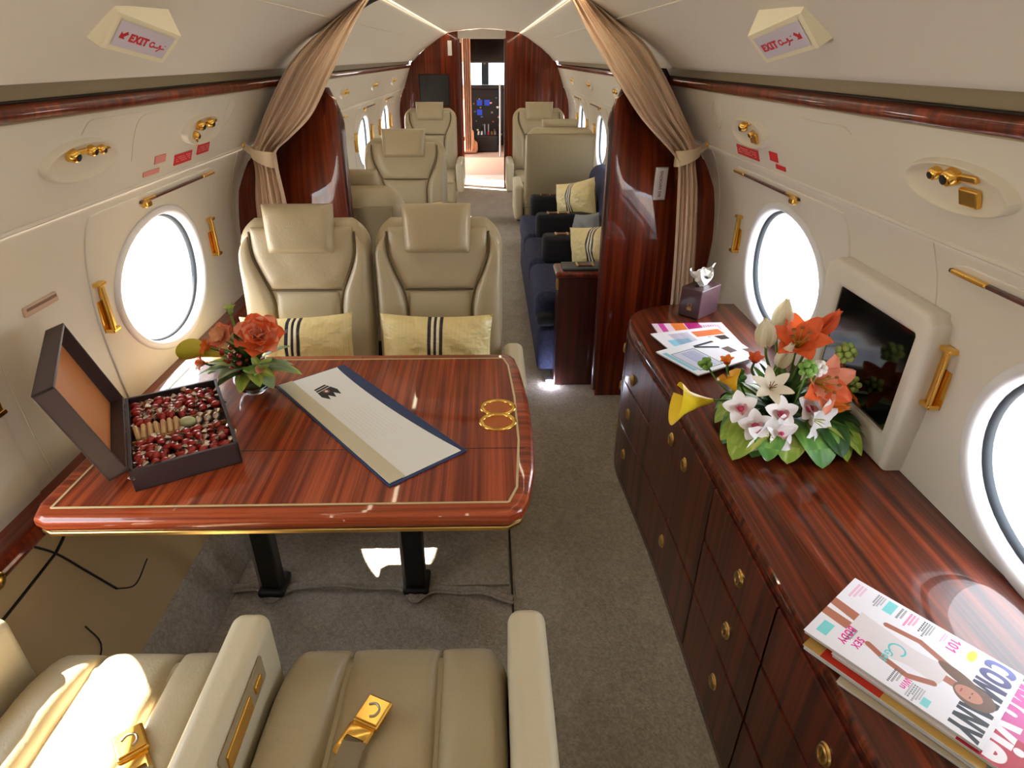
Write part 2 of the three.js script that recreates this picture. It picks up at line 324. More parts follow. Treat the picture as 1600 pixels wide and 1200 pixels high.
// forward bulkhead with the cockpit doorway, divider between the two cabins, aft wall
{
  const hole = [[-0.31, 0.0], [-0.31, 1.70], [-0.2, 1.745], [0.15, 1.745], [0.265, 1.70], [0.265, 0.0]];
  const o = outline();
  const wf = struct('wall_front');
  const left = [...o.slice().filter(([x]) => x < -0.32), ];
  const mk = (pts) => extr(pts, 0.06, 0).translate(0, 0, ZF - 0.06);
  const secR = SECTION.filter(([x]) => x > 0.27), topR = [0.265, 1.828];
  mesh(mk([[0.265, 0], ...secR, topR]), MT.wood, 'bulkhead_panel', wf);
  const secL = SECTION.filter(([x]) => x > 0.32);
  mesh(mk([[0.31, 0], ...secL, [0.31, 1.82]].map(([x, y]) => [-x, y]).reverse()), MT.wood, 'bulkhead_panel', wf);
  mesh(mk([[-0.31, 1.742], [0.265, 1.742], [0.265, 1.828], [0, 1.845], [-0.31, 1.82]]), MT.ceil, 'door_header', wf);
  for (const x of [-0.305, 0.26]) mesh(box(0.025, 1.742, 0.075, 0.005).translate(x, 0.871, ZF - 0.025), MT.woodDark, 'door_post', wf);
  const wd = struct('wall_divider');
  const inX = (y) => y < 1.38 ? lerp(0.588, 0.572, y / 1.38) : lerp(0.572, 0.66, sm(1.38, 1.47, y));
  const T0 = 0.038;
  for (const s of [-1, 1]) {
    const pz = (x, y) => -2.745 + (zDiv(y) + 2.745) * clamp((x - 0.6) / Math.max(0.05, wallX(Math.min(y, 1.43)) - 0.6));
    const f = (d) => (u, v) => { const y = 1.47 * v, x = lerp(inX(y), wallX(Math.min(y, 1.43)), u); return [s * x, y, pz(x, y) - d]; };
    const rim = grid(1, 40, (u, v) => { const y = 1.47 * v, x = inX(y); return [s * x, y, pz(x, y) - u * T0]; });
    const top = grid(16, 1, (u, v) => { const x = lerp(inX(1.47), wallX(1.43), u); return [s * x, 1.47, pz(x, 1.47) - v * T0]; });
    mesh(tri(mergeGeometries([grid(16, 40, f(0), s < 0), grid(16, 40, f(T0), s > 0), rim, top])), MT.wood, 'divider_panel', wd);
    mesh(tube(Array.from({ length: 14 }, (_, i) => { const y = 0.03 + 1.4 * i / 13, x = inX(y); return [s * x, y, pz(x, y) - T0 / 2]; }), 0.020, 40, 8), MT.woodDark, 'panel_edge', wd);
    // slim arch following the ceiling
    const arch = [[0.905, 1.43], [0.875, 1.50], [0.78, 1.578], [0.7, 1.640], [0.57, 1.725], [0.452, 1.79], [0.2, 1.835], [0, 1.845]];
    mesh(tube(arch.map(([x, y]) => [s * x, y - 0.006, zDiv(y)]), 0.016, 60, 8), MT.dark, 'arch_edge', wd);
  }
  const wb = struct('wall_back');
  mesh(extr(outline(0.15), 0.06, 0).translate(0, 0, ZB), MT.wall, 'aft_panel', wb);
  // outside apron
  const g = struct('ground');
  mesh(tri(new THREE.BoxGeometry(300, 0.1, 300).translate(0, -2, 0)), phys(0xa7a39b, 0.95), 'apron', g);
}
// side ledge under the windows of the table bay
{
  const g = thing('side_ledge', 'slim varnished wood ledge along the wall under the window by the table', 'ledge', [-1.03, 0.56, -1.0]);
  mesh(tri(new RoundedBoxGeometry(0.085, 0.052, 3.4, 4, 0.022).translate(0, 0.026, 0)), MT.wood, 'ledge_rail', g);
  mesh(T(lathe([[0, 0.006], [0.012, 0.006], [0.02, 0.003], [0.021, 0]], 20), 0.043, 0.022, 0.055, 0, 0, -Math.PI / 2), MT.gold, 'flush_catch', g);
}
// seams of the lower wall panels beside the table
{
  const w = scene.getObjectByName('wall_left');
  const y = (a) => -(wallX(a) - 0.002);
  const seam = (pts, r = 0.0028) => mesh(tube(pts.map(([yy, z]) => [y(yy), yy, z]), r, 24, 6), MT.black, 'panel_seam', w);
  seam([[0.46, -0.75], [0.468, -1.0], [0.475, -1.14]], 0.0035);
  seam([[0.475, -1.14], [0.49, -1.19], [0.53, -1.24]], 0.004);
  seam([[0.54, -1.10], [0.475, -1.14], [0.40, -1.165], [0.30, -1.19]], 0.003);
  seam([[0.30, -1.19], [0.27, -1.23], [0.28, -1.32]], 0.002);
  seam([[0.22, -0.75], [0.24, -1.0], [0.26, -1.05], [0.31, -1.06]], 0.002);
}
// ---------------------------------------------------------------- club seats
// local frame: the seat faces +z, its origin on the floor below the middle of the cushion's rear edge
function makeSeat(label, { w = 0.475, tilt = 9, arms = [1, 1], armH = 0.58, cy = 0.455, depth = 0.5, head = true, armOff = 0.04, group, wide = 0.075 } = {}) {
  const g = thing('club_seat', label, 'seat', [0, 0, 0], 0, group);
  const h = w / 2;
  mesh(box(w * 0.9, 0.2, depth * 0.85, 0.03).translate(0, 0.1, depth * 0.45), MT.dark, 'pedestal', g);
  mesh(box(w, cy - 0.22, depth, 0.04, 4).translate(0, 0.19 + (cy - 0.22) / 2, depth / 2), MT.leather, 'seat_frame', g);
  const c = h * 0.4, pad = (L, Rt, th, n = 5) => puff(L, Rt, 0, depth + 0.012, th, 0.03, n).rotateX(-Math.PI / 2).scale(1, 1, -1);
  const flip = (q) => { const p = q.attributes.position; for (let i = 0; i < p.count; i += 3) for (const at of Object.values(q.attributes)) for (let k = 0; k < at.itemSize; k++) { const a = at.array[(i + 1) * at.itemSize + k]; at.array[(i + 1) * at.itemSize + k] = at.array[(i + 2) * at.itemSize + k]; at.array[(i + 2) * at.itemSize + k] = a; } return smooth(q); };
  const y0 = cy - 0.05;
  mesh(flip(pad((v) => -c - 0.012 * (1 - v), (v) => c + 0.012 * (1 - v), 0.045, 7)).translate(0, y0, 0), MT.leather, 'seat_cushion', g);
  for (const s of [-1, 1]) {
    const inn = (v) => s * (c + 0.003 + 0.012 * (1 - v)), out = (v) => s * (h - 0.002 - 0.03 * v ** 12);
    mesh(flip(pad(s > 0 ? inn : out, s > 0 ? out : inn, 0.058, 4)).translate(0, y0, 0), MT.leather, 'seat_bolster', g);
  }
  mesh(tube([[-c * 0.96, y0 + 0.046, 0.1], [0, y0 + 0.047, 0.1], [c * 0.96, y0 + 0.046, 0.1]], 0.0016, 12, 5), MT.leatherDark, 'cushion_seam', g);
  // backrest shell with its pads
  const H = 0.62, rc = (v) => 1 - 0.26 * Math.max(0, (v - 0.80) / 0.20) ** 3 - 0.05 * Math.max(0, 1 - v / 0.3);
  const b = mesh(puff((v) => -h * rc(v), (v) => h * rc(v), 0, H, 0.05, 0.075, 9, 24, 30, 0), MT.leather, 'backrest', g);
  b.position.set(0, 0.42, -0.03); b.rotation.x = R(-tilt);
  const half = (y) => h * lerp(0.50, 0.78, sm(0.30, 0.52, y));         // half width of the middle pads
  for (const s of [-1, 1]) {
    const a0 = 0.02, a1 = 0.575, Y = (v) => lerp(a0, a1, v);
    const inn = (v) => s * (half(Y(v)) + 0.006 * 0 + 0.004), out = (v) => s * h * (0.985 - 0.26 * Math.max(0, (v - 0.80) / 0.20) ** 3);
    mesh(puff(s > 0 ? inn : out, s > 0 ? out : inn, a0, a1, 0.052, 0.01, 4).translate(0, 0, 0.03), MT.leather, 'back_bolster', b);
  }
  mesh(puff((v) => -half(lerp(0.365, 0.585, v)) + 0.003, (v) => half(lerp(0.365, 0.585, v)) - 0.003, 0.365, 0.59, 0.026, 0.01, 8, 18, 20, 0.0022).translate(0, 0, 0.045), MT.leather, 'back_cushion', b);
  mesh(puff(kst(-h * 0.5), kst(h * 0.5), 0.06, 0.362, 0.03, 0.01, 8).translate(0, 0, 0.042), MT.leather, 'lumbar_cushion', b);
  for (const s of [-1, 1]) mesh(tube(Array.from({ length: 12 }, (_, i) => { const y = lerp(0.07, 0.575, i / 11); return [s * (half(y) + 0.002), y, 0.052]; }), 0.0035, 30, 6), MT.seam ??= phys(0x6a5c45, 0.7), 'back_seam', b);
  mesh(tube([[-half(0.363) + 0.004, 0.3635, 0.054], [0, 0.3635, 0.056], [half(0.363) - 0.004, 0.3635, 0.054]], 0.003, 12, 6), MT.seam, 'back_seam', b);
  if (head) mesh(puff((v) => -h * (0.525 - 0.03 * (1 - v)), (v) => h * (0.525 - 0.03 * (1 - v)), 0.5, 0.672, 0.042, 0.03, 7, 18, 18).translate(0, 0, 0.064), MT.leather, 'headrest', b);
  mesh(tri(box(w * 0.82, H * 0.86, 0.012, 0.006, 2)).translate(0, H * 0.46, -0.077), MT.leatherDark, 'back_panel', b);
  for (const [k, s] of [[0, -1], [1, 1]]) if (arms[k]) {
    const a = mesh(tri(new RoundedBoxGeometry(wide, armH - 0.3, depth + 0.0, 5, 0.026)).translate(s * (h + armOff), 0.3 + (armH - 0.3) / 2, depth / 2 - 0.02), MT.arm, 'armrest', g);
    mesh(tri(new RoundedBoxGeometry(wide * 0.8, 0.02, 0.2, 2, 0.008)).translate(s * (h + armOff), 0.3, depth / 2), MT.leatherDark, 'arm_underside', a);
  }
  return g;
}
const seatA = makeSeat('beige club seat by the window at the far side of the table', { arms: [0, 0], depth: 0.34, w: 0.48, group: undefined });
seatA.position.set(-0.628, 0, -2.13);
const seatB = makeSeat('beige club seat beside the aisle at the far side of the table', { arms: [0, 1], depth: 0.36, w: 0.47, group: undefined });
seatB.position.set(-0.139, 0, -2.13);
const seatC = makeSeat('near beige leather seat by the wall with the sunlit cushion, cropped by the frame', { depth: 0.66, tilt: 20, head: false, arms: [0, 1], w: 0.40, armOff: 0.045, group: undefined });
seatC.position.set(-0.70, 0, -0.225); seatC.rotation.y = Math.PI;
const seatD = makeSeat('near beige leather seat beside the aisle with both armrests, cushion in shade', { depth: 0.66, tilt: 20, head: false, arms: [1, 1], armOff: 0.038, w: 0.47, group: undefined });
seatD.position.set(-0.157, 0, -0.225); seatD.rotation.y = Math.PI;
{ // control recess on the shared armrest
  const a = seatD.children.filter((q) => q.name === 'armrest')[1];
  const x = 0.235 + 0.038 - 0.0385;
  mesh(tri(extr(roundRect(-0.10, -0.03, 0.10, 0.03, 0.006), 0.005, 0.002)).rotateY(-Math.PI / 2).translate(x + 0.001, 0.53, 0.45), MT.leatherDark, 'control_recess', a);
  mesh(join(box(0.010, 0.034, 0.11, 0.003).translate(x - 0.004, 0.53, 0.42), box(0.010, 0.02, 0.03, 0.003).translate(x - 0.005, 0.53, 0.51)), MT.gold, 'control_plate', a);
}
// forward cabin seats
const seatE = makeSeat('beige seat turned away, only its top showing beside the wood divider', { arms: [0, 0], w: 0.52 });
seatE.position.set(-0.60, 0, -3.0); seatE.rotation.y = Math.PI;
const seatF = makeSeat('beige leather seat facing the camera, first one ahead of the divider', { w: 0.54, arms: [1, 1] });
seatF.position.set(-0.50, 0.05, -4.15);
const seatG = makeSeat('beige leather seat against the forward bulkhead under the dark monitor', { w: 0.54, arms: [1, 1] });
seatG.position.set(-0.55, 0.05, -6.75);
const seatH = makeSeat('beige leather seat seen from behind with its plain back panel, beyond the navy divan', { w: 0.56, arms: [1, 1], tilt: 4 });
seatH.position.set(0.62, 0.02, -5.25); seatH.rotation.y = Math.PI;
mesh(puff(kst(-0.27), kst(0.27), 0.03, 0.585, 0.02, 0.005, 12, 16, 16, 0).rotateY(Math.PI).translate(0, 0, -0.075), MT.leatherDark, 'back_cover', seatH.children.find((q) => q.name === 'backrest'));
const seatI = makeSeat('beige leather seat facing the camera at the bulkhead, half hidden by the turned seat', { w: 0.54, arms: [1, 1] });
seatI.position.set(0.57, 0.05, -6.75);

// ---------------------------------------------------------------- pillows
const stripe = canvasTex(512, 320, (x, w, h) => {
  x.fillStyle = '#ead79b'; x.fillRect(0, 0, w, h);
  for (let i = 0; i < 240; i++) { x.strokeStyle = `rgba(${i % 2 ? '255,240,190' : '190,160,90'},0.10)`; x.beginPath(); const a = (i * 97) % w; x.moveTo(a, 0); x.lineTo((a + ((i * 53) % 60) - 30), h); x.lineWidth = 2; x.stroke(); }
  for (const [a, b, c] of [[218, 16, '#1c1c26'], [234, 8, '#efe6cf'], [247, 12, '#1c1c26'], [259, 9, '#efe6cf'], [273, 15, '#1c1c26']]) { x.fillStyle = c; x.fillRect(a, 0, b, h); }
});
const pillowMat = phys(0xffffff, 0.38, { map: stripe, bumpMap: foldBump, bumpScale: 0.006, sheen: 0.4, sheenColor: new THREE.Color(0xfff0c0), sheenRoughness: 0.4 });
function pillowGeo(w, h, th) {
  const ph = rnd() * 6;
  const f = (k) => (u, v) => {
    const p = 2 * u - 1, q = 2 * v - 1;
    const e = ((1 - Math.abs(p) ** 2.4) * (1 - Math.abs(q) ** 2.4)) ** 0.6;
    const cr = 0.004 * Math.sin(p * 9 + q * 7 + ph) * e + 0.003 * Math.sin(q * 13 - p * 11 + ph) * Math.abs(p) * e;
    return [w / 2 * p * (1 - 0.05 * (1 - q * q)), h / 2 * q * (1 - 0.10 * (1 - p * p)), k * (th * e + cr)];
  };
  return mergeGeometries([grid(28, 22, f(1)), grid(28, 22, f(-1), true)]);
}
const PG = pillowGeo(0.40, 0.26, 0.075);
function pillow(label, pos, rot, group, s = 1) {
  const o = mesh(PG, pillowMat, 'throw_pillow'); tag(o, label, 'pillow', group);
  o.position.set(...pos); o.rotation.set(...rot); o.scale.setScalar(s);
  return o;
}
pillow('yellow satin pillow with black stripes on the seat by the window, behind the flowers', [-0.635, 0.62, -1.995], [R(-14), 0, R(2)], 'striped pillows');
pillow('yellow satin pillow with black stripes on the seat beside the aisle', [-0.143, 0.62, -1.995], [R(-14), 0, R(-1)], 'striped pillows');
pillow('yellow satin pillow on the forward seat, just over the turned seat back', [-0.44, 0.60, -4.02], [R(-14), 0, 0], 'striped pillows', 0.95);
// ---------------------------------------------------------------- the table
const TY = 0.70;
{
  const g = thing('conference_table', 'glossy red-brown wooden table with a thin inlaid border line and two dark legs', 'table', [0, 0, 0]);
  // plan outline (x, z): straight on the wall side, bowed on the aisle side
  const edge = [];
  const bow = [[0.085, -1.0], [0.115, -1.02], [0.133, -1.06], [0.15, -1.16], [0.158, -1.30], [0.155, -1.5], [0.14, -1.68], [0.128, -1.76], [0.115, -1.785], [0.09, -1.793]];
  edge.push([-0.90, -1.793], [-0.93, -1.77], [-0.935, -1.3], [-0.935, -1.06], [-0.92, -1.015], [-0.89, -1.0], ...bow);
  const plan = edge.map(([x, z]) => [x, -z]);
  const ctr = [-0.39, -1.4];
  const inset = (pts, d) => pts.map(([x, z], i) => { const a = pts[(i + pts.length - 1) % pts.length], b = pts[(i + 1) % pts.length]; const dx = b[0] - a[0], dz = b[1] - a[1], l = Math.hypot(dx, dz); let nx = -dz / l, nz = dx / l; if ((ctr[0] - x) * nx + (ctr[1] - z) * nz < 0) { nx = -nx; nz = -nz; } return [x + nx * d, z + nz * d]; });
  const slab = (pts, y0, y1, bev, seg) => tri(extr(pts.map(([x, z]) => [x, -z]).reverse(), y1 - y0, bev, [], seg).rotateX(-Math.PI / 2).translate(0, y0, 0));
  // rounded nose slab, split in two leaves by a hair seam
  const bandMap = MT.woodTop.map.clone(); bandMap.rotation = Math.PI / 2; bandMap.needsUpdate = true;
  mesh(slab(edge, TY - 0.04, TY, 0.016, 5), phys(0xffffff, 0.35, { map: bandMap, ...GLOSS }), 'edge_band', g);
  mesh(slab(inset(edge, 0.037), TY - 0.012, TY + 0.0004, 0.0001, 1), MT.woodTop, 'tabletop', g);
  mesh(slab(inset(edge, 0.006), TY - 0.052, TY - 0.041, 0.002, 1), MT.brass, 'metal_edge', g);
  mesh(slab(inset(edge, 0.03), TY - 0.07, TY - 0.05, 0.002, 1), MT.dark, 'underframe', g);
  const line = [[-0.893, -1.038], [0.086, -1.038], [0.106, -1.09], [0.118, -1.28], [0.116, -1.5], [0.104, -1.70], [0.09, -1.752], [-0.885, -1.752]];
  const strip = [];
  for (let i = 0; i < line.length; i++) { const a = line[i], b = line[(i + 1) % line.length], l = Math.hypot(b[0] - a[0], b[1] - a[1]); strip.push(box(l, 0.0012, 0.0055, 0.0004, 1).rotateY(-Math.atan2(b[1] - a[1], b[0] - a[0])).translate((a[0] + b[0]) / 2, TY + 0.0008, (a[1] + b[1]) / 2)); }
  mesh(join(strip), phys(0xcdb98a, 0.35), 'inlay_line', g);
  mesh(box(1.055, 0.0008, 0.0022, 0.0003, 1).translate(-0.395, TY + 0.0006, -1.245), MT.dark, 'leaf_seam', g);
  mesh(box(0.0022, 0.0008, 0.5, 0.0003, 1).translate(-0.36, TY + 0.0006, -1.52), MT.dark, 'leaf_seam', g);
  // two cup holders: gilt rims joined side by side
  for (const [cx, cz] of [[0.068, -1.440], [0.067, -1.366]]) {
    const c = mesh(tri(new THREE.TorusGeometry(0.040, 0.0065, 8, 40).rotateX(Math.PI / 2).scale(1.08, 0.7, 0.95).translate(cx, TY + 0.0015, cz)), MT.gold, 'cup_holder_rim', g);
    mesh(tri(new THREE.CylinderGeometry(0.038, 0.038, 0.002, 36).scale(1.08, 1, 0.95).translate(cx, TY + 0.0005, cz)), MT.cup ??= phys(0xb8642a, 0.4, GLOSS), 'cup_holder_lid', c);
  }
  for (const x of [-0.665, -0.2]) {
    const l = mesh(box(0.062, 0.62, 0.05, 0.008).translate(x, 0.32, -1.455), MT.dark, 'table_leg', g);
    mesh(box(0.012, 0.6, 0.03, 0.003).translate(x - 0.037, 0.33, -1.455), MT.steel, 'leg_rail', l);
    mesh(box(0.085, 0.03, 0.10, 0.012).translate(x, 0.025, -1.46), MT.black, 'leg_foot', l);
  }
}
// menu folder
{
  const g = thing('menu_folder', 'long navy folder with an off-white page and a small crest, lying aslant on the table', 'folder', [-0.2955, TY + 0.001, -1.40], Math.atan2(-0.472, 0.391));
  // local x runs along the long side (towards the aisle and the camera), local z across
  g.rotation.y = -Math.atan2(0.472, 0.391);
  const L = 0.613, W = 0.207;
  mesh(box(L + 0.008, 0.004, W + 0.012, 0.0015).translate(0.002, 0.002, -0.002), MT.navyCover, 'cover', g);
  const crest = canvasTex(1024, 330, (x, w, h) => {
    x.fillStyle = '#eceeef'; x.fillRect(0, 0, w, h);
    x.strokeStyle = 'rgba(120,120,120,0.35)'; x.lineWidth = 1;
    for (let i = 0; i < 9; i++) { x.beginPath(); x.moveTo(430, 60 + i * 24); x.lineTo(690 + (i * 37) % 60, 60 + i * 24); x.stroke(); }
    x.save(); x.translate(205, 130); x.rotate(Math.PI * 0.5 + 0.2); x.scale(1.45, 1.45); x.fillStyle = '#1d1a1c';
    x.beginPath(); x.moveTo(-46, -18); x.lineTo(-30, -52); x.lineTo(-16, -24); x.lineTo(0, -56); x.lineTo(16, -24); x.lineTo(32, -54); x.lineTo(46, -18); x.lineTo(30, 44); x.lineTo(-30, 44); x.fill();
    x.fillStyle = '#8a4a3a'; x.beginPath(); x.arc(0, 2, 15, 0, 7); x.fill(); x.fillStyle = '#e4e3de'; x.beginPath(); x.arc(0, 2, 7, 0, 7); x.fill(); x.fillRect(-40, 16, 80, 4); x.fillRect(-34, 30, 68, 4);
    x.restore();
  });
  // page: its far edge curls in near the middle so that the cover shows as a blue band
  const page = grid(40, 10, (u, v) => {
    const w0 = -W / 2 + 0.004 + 0.020 * Math.sin(Math.min(1, u * 1.02) * Math.PI) ** 0.8 + 0.016 * (1 - u), w1 = W / 2 - 0.036;
    const z = lerp(w0, w1, v);
    return [lerp(-L / 2 + 0.003, L / 2 - 0.001, u), 0.0048 + 0.004 * Math.sin(u * Math.PI) * (1 - v) ** 2, z];
  }, true);
  mesh(page, phys(0xffffff, 0.75, { map: crest }), 'page', g);
  mesh(box(L - 0.004, 0.003, 0.042, 0.001).translate(0, 0.0058, W / 2 - 0.022), MT.flap, 'flap', g);
}
// ---------------------------------------------------------------- box of sweets
{
  const FL = [-0.739, TY, -1.088], ang = Math.atan2(0.479, 0.878);
  const W = 0.2255, D = 0.37, H = 0.056;
  const g = thing('gift_box', 'dark brown open gift box with a wood-lined lid, filled with wrapped sweets', 'box', [FL[0], TY + 0.001, FL[2]], ang);
  // local: x along the front, -z into the depth
  const b = mesh(box(W, 0.006, D, 0.002).translate(W / 2, 0.003, -D / 2), MT.box, 'tray', g);
  const wl = (w, d, x, z, n, h = H) => mesh(box(w, h, d, 0.0015).translate(x, h / 2, z), MT.box, n, g);
  wl(W, 0.008, W / 2, -0.004, 'side_wall'); wl(W, 0.008, W / 2, -D + 0.004, 'side_wall');
  wl(0.008, D, 0.004, -D / 2, 'side_wall'); wl(0.008, D, W - 0.004, -D / 2, 'side_wall');
  for (const z of [-0.15, -0.215]) mesh(box(W - 0.016, 0.04, 0.004, 0.001).translate(W / 2, 0.022, z), MT.boxWood, 'divider', g);
  mesh(box(0.004, 0.04, 0.14, 0.001).translate(W * 0.66, 0.022, -0.08), MT.boxWood, 'divider', g);
  mesh(box(W - 0.018, 0.004, D - 0.018, 0.001).translate(W / 2, 0.030, -D / 2), MT.box, 'paper_liner', g);
  // lid, hinged on the left side
  const lid = new THREE.Group(); lid.name = 'lid'; g.add(lid);
  lid.position.set(0, H, 0); lid.rotation.z = R(180 - 73);
  const lw = 0.24, lh = 0.042;
  mesh(box(lw, 0.006, D, 0.002).translate(lw / 2, lh - 0.003, -D / 2).scale(1, 1, 1), MT.box, 'lid_panel', lid);
  for (const [w, d, x, z] of [[lw, 0.007, lw / 2, -0.0035], [lw, 0.007, lw / 2, -D + 0.0035], [0.007, D, lw - 0.0035, -D / 2], [0.007, D, 0.0035, -D / 2]]) mesh(box(w, lh, d, 0.0015).translate(x, lh / 2, z), MT.box, 'lid_rim', lid);
  mesh(box(lw - 0.016, 0.003, D - 0.016, 0.001).translate(lw / 2, lh - 0.0085, -D / 2), MT.boxWood, 'lid_lining', lid);
  // sweets
  const P = (x, y, z) => { const c = Math.cos(ang), s = Math.sin(ang); return [FL[0] + x * c + z * s, TY + y, FL[2] - x * s + z * c]; };
  const bodyG = tri(new THREE.SphereGeometry(1, 12, 8).scale(0.014, 0.009, 0.010));
  const fan = (s) => grid(10, 3, (u, v) => { const a = u * 2 * Math.PI, r = lerp(0.003, 0.010, v) * (1 + 0.25 * Math.sin(a * 5)); return [s * (0.012 + 0.013 * v), r * 0.5 * Math.cos(a), r * Math.sin(a)]; });
  const first = new THREE.Group();
  mesh(bodyG, MT.candy, 'wrapped_body', first); for (const k of [-1, 1]) mesh(tri(fan(k)), MT.foil, 'twist_end', first);
  const place = (x, y, z, lab, grp) => { const c = first.clone(); c.name = numbered('wrapped_sweet'); scene.add(c); c.position.set(...P(x, y, z)); c.rotation.set(rr(-0.4, 0.4), rr(0, 6.3), rr(-0.35, 0.35)); tag(c, lab, 'sweet', grp); };
  const spots = (x0, x1, z0, z1, lab, grp) => { for (let x = x0; x <= x1; x += 0.0255) for (let z = z0; z >= z1; z -= 0.0215) for (const y of [0.043]) place(x + rr(-0.006, 0.006), y + rr(-0.003, 0.005), z + rr(-0.005, 0.005), lab, grp); };
  spots(0.022, W - 0.02, -0.022, -0.135, 'red foil wrapped sweet in the front compartment of the gift box', 'sweets in the front of the box');
  spots(0.022, W - 0.02, -0.232, -0.355, 'red foil wrapped sweet in the rear compartment of the gift box', 'sweets in the rear of the box');
  const stick = box(0.010, 0.022, 0.05, 0.004);
  for (let i = 0; i < 7; i++) { const o = mesh(stick, MT.biscuit, 'biscuit_stick'); tag(o, 'pale biscuit stick in the middle row of the gift box', 'biscuit', 'biscuit sticks in the box'); o.position.set(...P(0.022 + i * 0.0145, 0.042, -0.183)); o.rotation.set(0.3, ang + rr(-0.1, 0.1), 0.25); }
  const d = mesh(tri(new THREE.IcosahedronGeometry(0.018, 2).scale(1.1, 0.7, 1)), phys(0xb9c39a, 0.6), 'marzipan'); tag(d, 'small pale green sweet beside the biscuit sticks', 'sweet'); d.position.set(...P(0.132, 0.045, -0.183));
  for (let i = 0; i < 3; i++) { const c = first.clone(); c.name = numbered('silver_sweet'); scene.add(c); c.children[0].material = MT.foil; c.position.set(...P(0.157 + i * 0.021, 0.042, -0.183)); c.rotation.set(0, ang + 1.3, 0.2); tag(c, 'silver wrapped sweet in the middle row of the gift box', 'sweet', 'silver sweets in the box'); }
}
// ---------------------------------------------------------------- right-hand console
const CY = 0.65;
{
  // plan of the front, from the near end forward, then round to the wall
  const fp = new THREE.CatmullRomCurve3([[0.61, 1.0], [0.61, 0.2], [0.61, -0.6], [0.609, -1.2], [0.604, -1.6], [0.588, -1.9], [0.578, -2.06], [0.588, -2.17], [0.622, -2.255], [0.69, -2.315], [0.80, -2.352], [0.95, -2.362], [1.05, -2.355]].map(([x, z]) => V3(x, 0, z)), false, 'centripetal');
  const N = 400, pts = fp.getSpacedPoints(N), len = fp.getLength();
  const at = (d, off, o) => { const t = clamp(d / len, 0, 1) * N, i = Math.min(N - 1, Math.floor(t)), p = pts[i].clone().lerp(pts[i + 1], t - i), q = pts[i + 1].clone().sub(pts[i]).normalize(); return [p.x + q.z * off, p.z - q.x * off]; };   // off > 0: towards the aisle
  const dOf = (z) => { let k = 0; while (k < N && pts[k].z > z) k++; return k / N * len; };
  const sheet = (d0, d1, y0, y1, off, bev) => {           // a thin panel that follows the front
    const n = Math.max(4, Math.round((d1 - d0) / 0.03));
    const prof = [[y0, -0.002], [y0, off - bev], [y0 + bev, off], [y1 - bev, off], [y1, off - bev], [y1, -0.002]];
    const g = grid(n, 5, (u, v) => { const [y, o] = prof[Math.round(v * 5)]; const [x, z] = at(lerp(d0 + (o >= off - bev ? 0 : 0), d1, u), o); return [x, y, z]; }, true);
    // metre uv along the path so that the grain runs upright
    const uv = g.attributes.uv, p = g.attributes.position;
    for (let i = 0; i < uv.count; i++) uv.setXY(i, lerp(d0, d1, uv.getX(i)) * 1.0, p.getY(i));
    const h = g.toNonIndexed(); h.computeVertexNormals(); const q = toCreasedNormals(h, 0.7); return q;
  };
  const g = thing('credenza', 'long dark wood cabinet with gilt flush catches along the wall opposite the table', 'cabinet', [0.84, 0, -1.0]);
  const inner = new THREE.Group(); // parts are placed in world metres, then moved back under the base
  const add = (geo, m, n, par = g) => { geo.translate(-0.84, 0, 1.0); return mesh(geo, m, n, par); };
  add(sheet(0, len, 0.0, CY - 0.032, 0.0, 0.0005), MT.woodFront, 'carcass');
  const catchG = (d, y) => { const [x, z] = at(d, 0.0085), [x2, z2] = at(d + 0.02, 0.0085), a = Math.atan2(x2 - x, -(z2 - z)); return join(tri(new THREE.CylinderGeometry(0.017, 0.019, 0.004, 24).rotateZ(Math.PI / 2).scale(1, 1.25, 1)), tri(new THREE.TorusGeometry(0.012, 0.003, 6, 20).rotateY(Math.PI / 2).scale(1, 1.25, 1).translate(-0.003, 0, 0)), box(0.006, 0.028, 0.005, 0.002).translate(-0.003, 0, 0)).rotateY(-a).translate(x, y, z); };
  const drawer = (z0, z1, y0, y1, kz, ky, name) => { const d0 = dOf(z0), d1 = z1 <= -2.33 ? len * 0.955 : dOf(z1); const o = add(sheet(d0 + 0.003, d1 - 0.003, y0 + 0.003, y1 - 0.003, 0.007, 0.003), MT.woodFront, name); if (ky) add(catchG(dOf(kz), ky), MT.brass, 'catch', o); return o; };
  const rows = [[0.44, 0.61], [0.255, 0.44], [0.03, 0.255]];
  const ky = [0.52, 0.35, 0.163];
  rows.forEach(([a, b], i) => { drawer(-2.10, -2.34, a, b, -2.2, ky[i], 'drawer'); drawer(-1.76, -2.10, a, b, -1.985, ky[i] - (i ? 0.006 : 0.03), 'drawer'); drawer(-0.82, -1.19, a, b, -0.978, ky[i], 'drawer'); drawer(-0.44, -0.82, a, b, -0.585, ky[i], 'drawer'); });
  drawer(-1.47, -1.76, 0.255, 0.61, -1.536, 0.522, 'door'); drawer(-1.19, -1.47, 0.255, 0.61, -1.404, 0.522, 'door');
  drawer(-1.19, -1.76, 0.03, 0.255, -1.476, 0.166, 'drawer');
  for (const z of [-0.44, -0.02, 0.4]) drawer(z + 0.4, z, 0.03, 0.61, z + 0.1, 0.35, 'door');
  add(sheet(0, len, 0.0, 0.024, 0.004, 0.001), MT.woodDark, 'plinth');
  // worktop
  const w = thing('worktop', 'glossy striped wood top running along the whole cabinet beside the wall', 'worktop', [0.84, CY - 0.032, -1.0]);
  const out = []; for (let i = 0; i <= 150; i++) out.push(at(i / 150 * len, 0.004));
  const plan = [...out, [1.064, -2.36], [1.064, 1.0]];
  const sl = extr(plan.map(([x, z]) => [x, -z]), 0.032, 0.011, [], 4).rotateX(-Math.PI / 2);
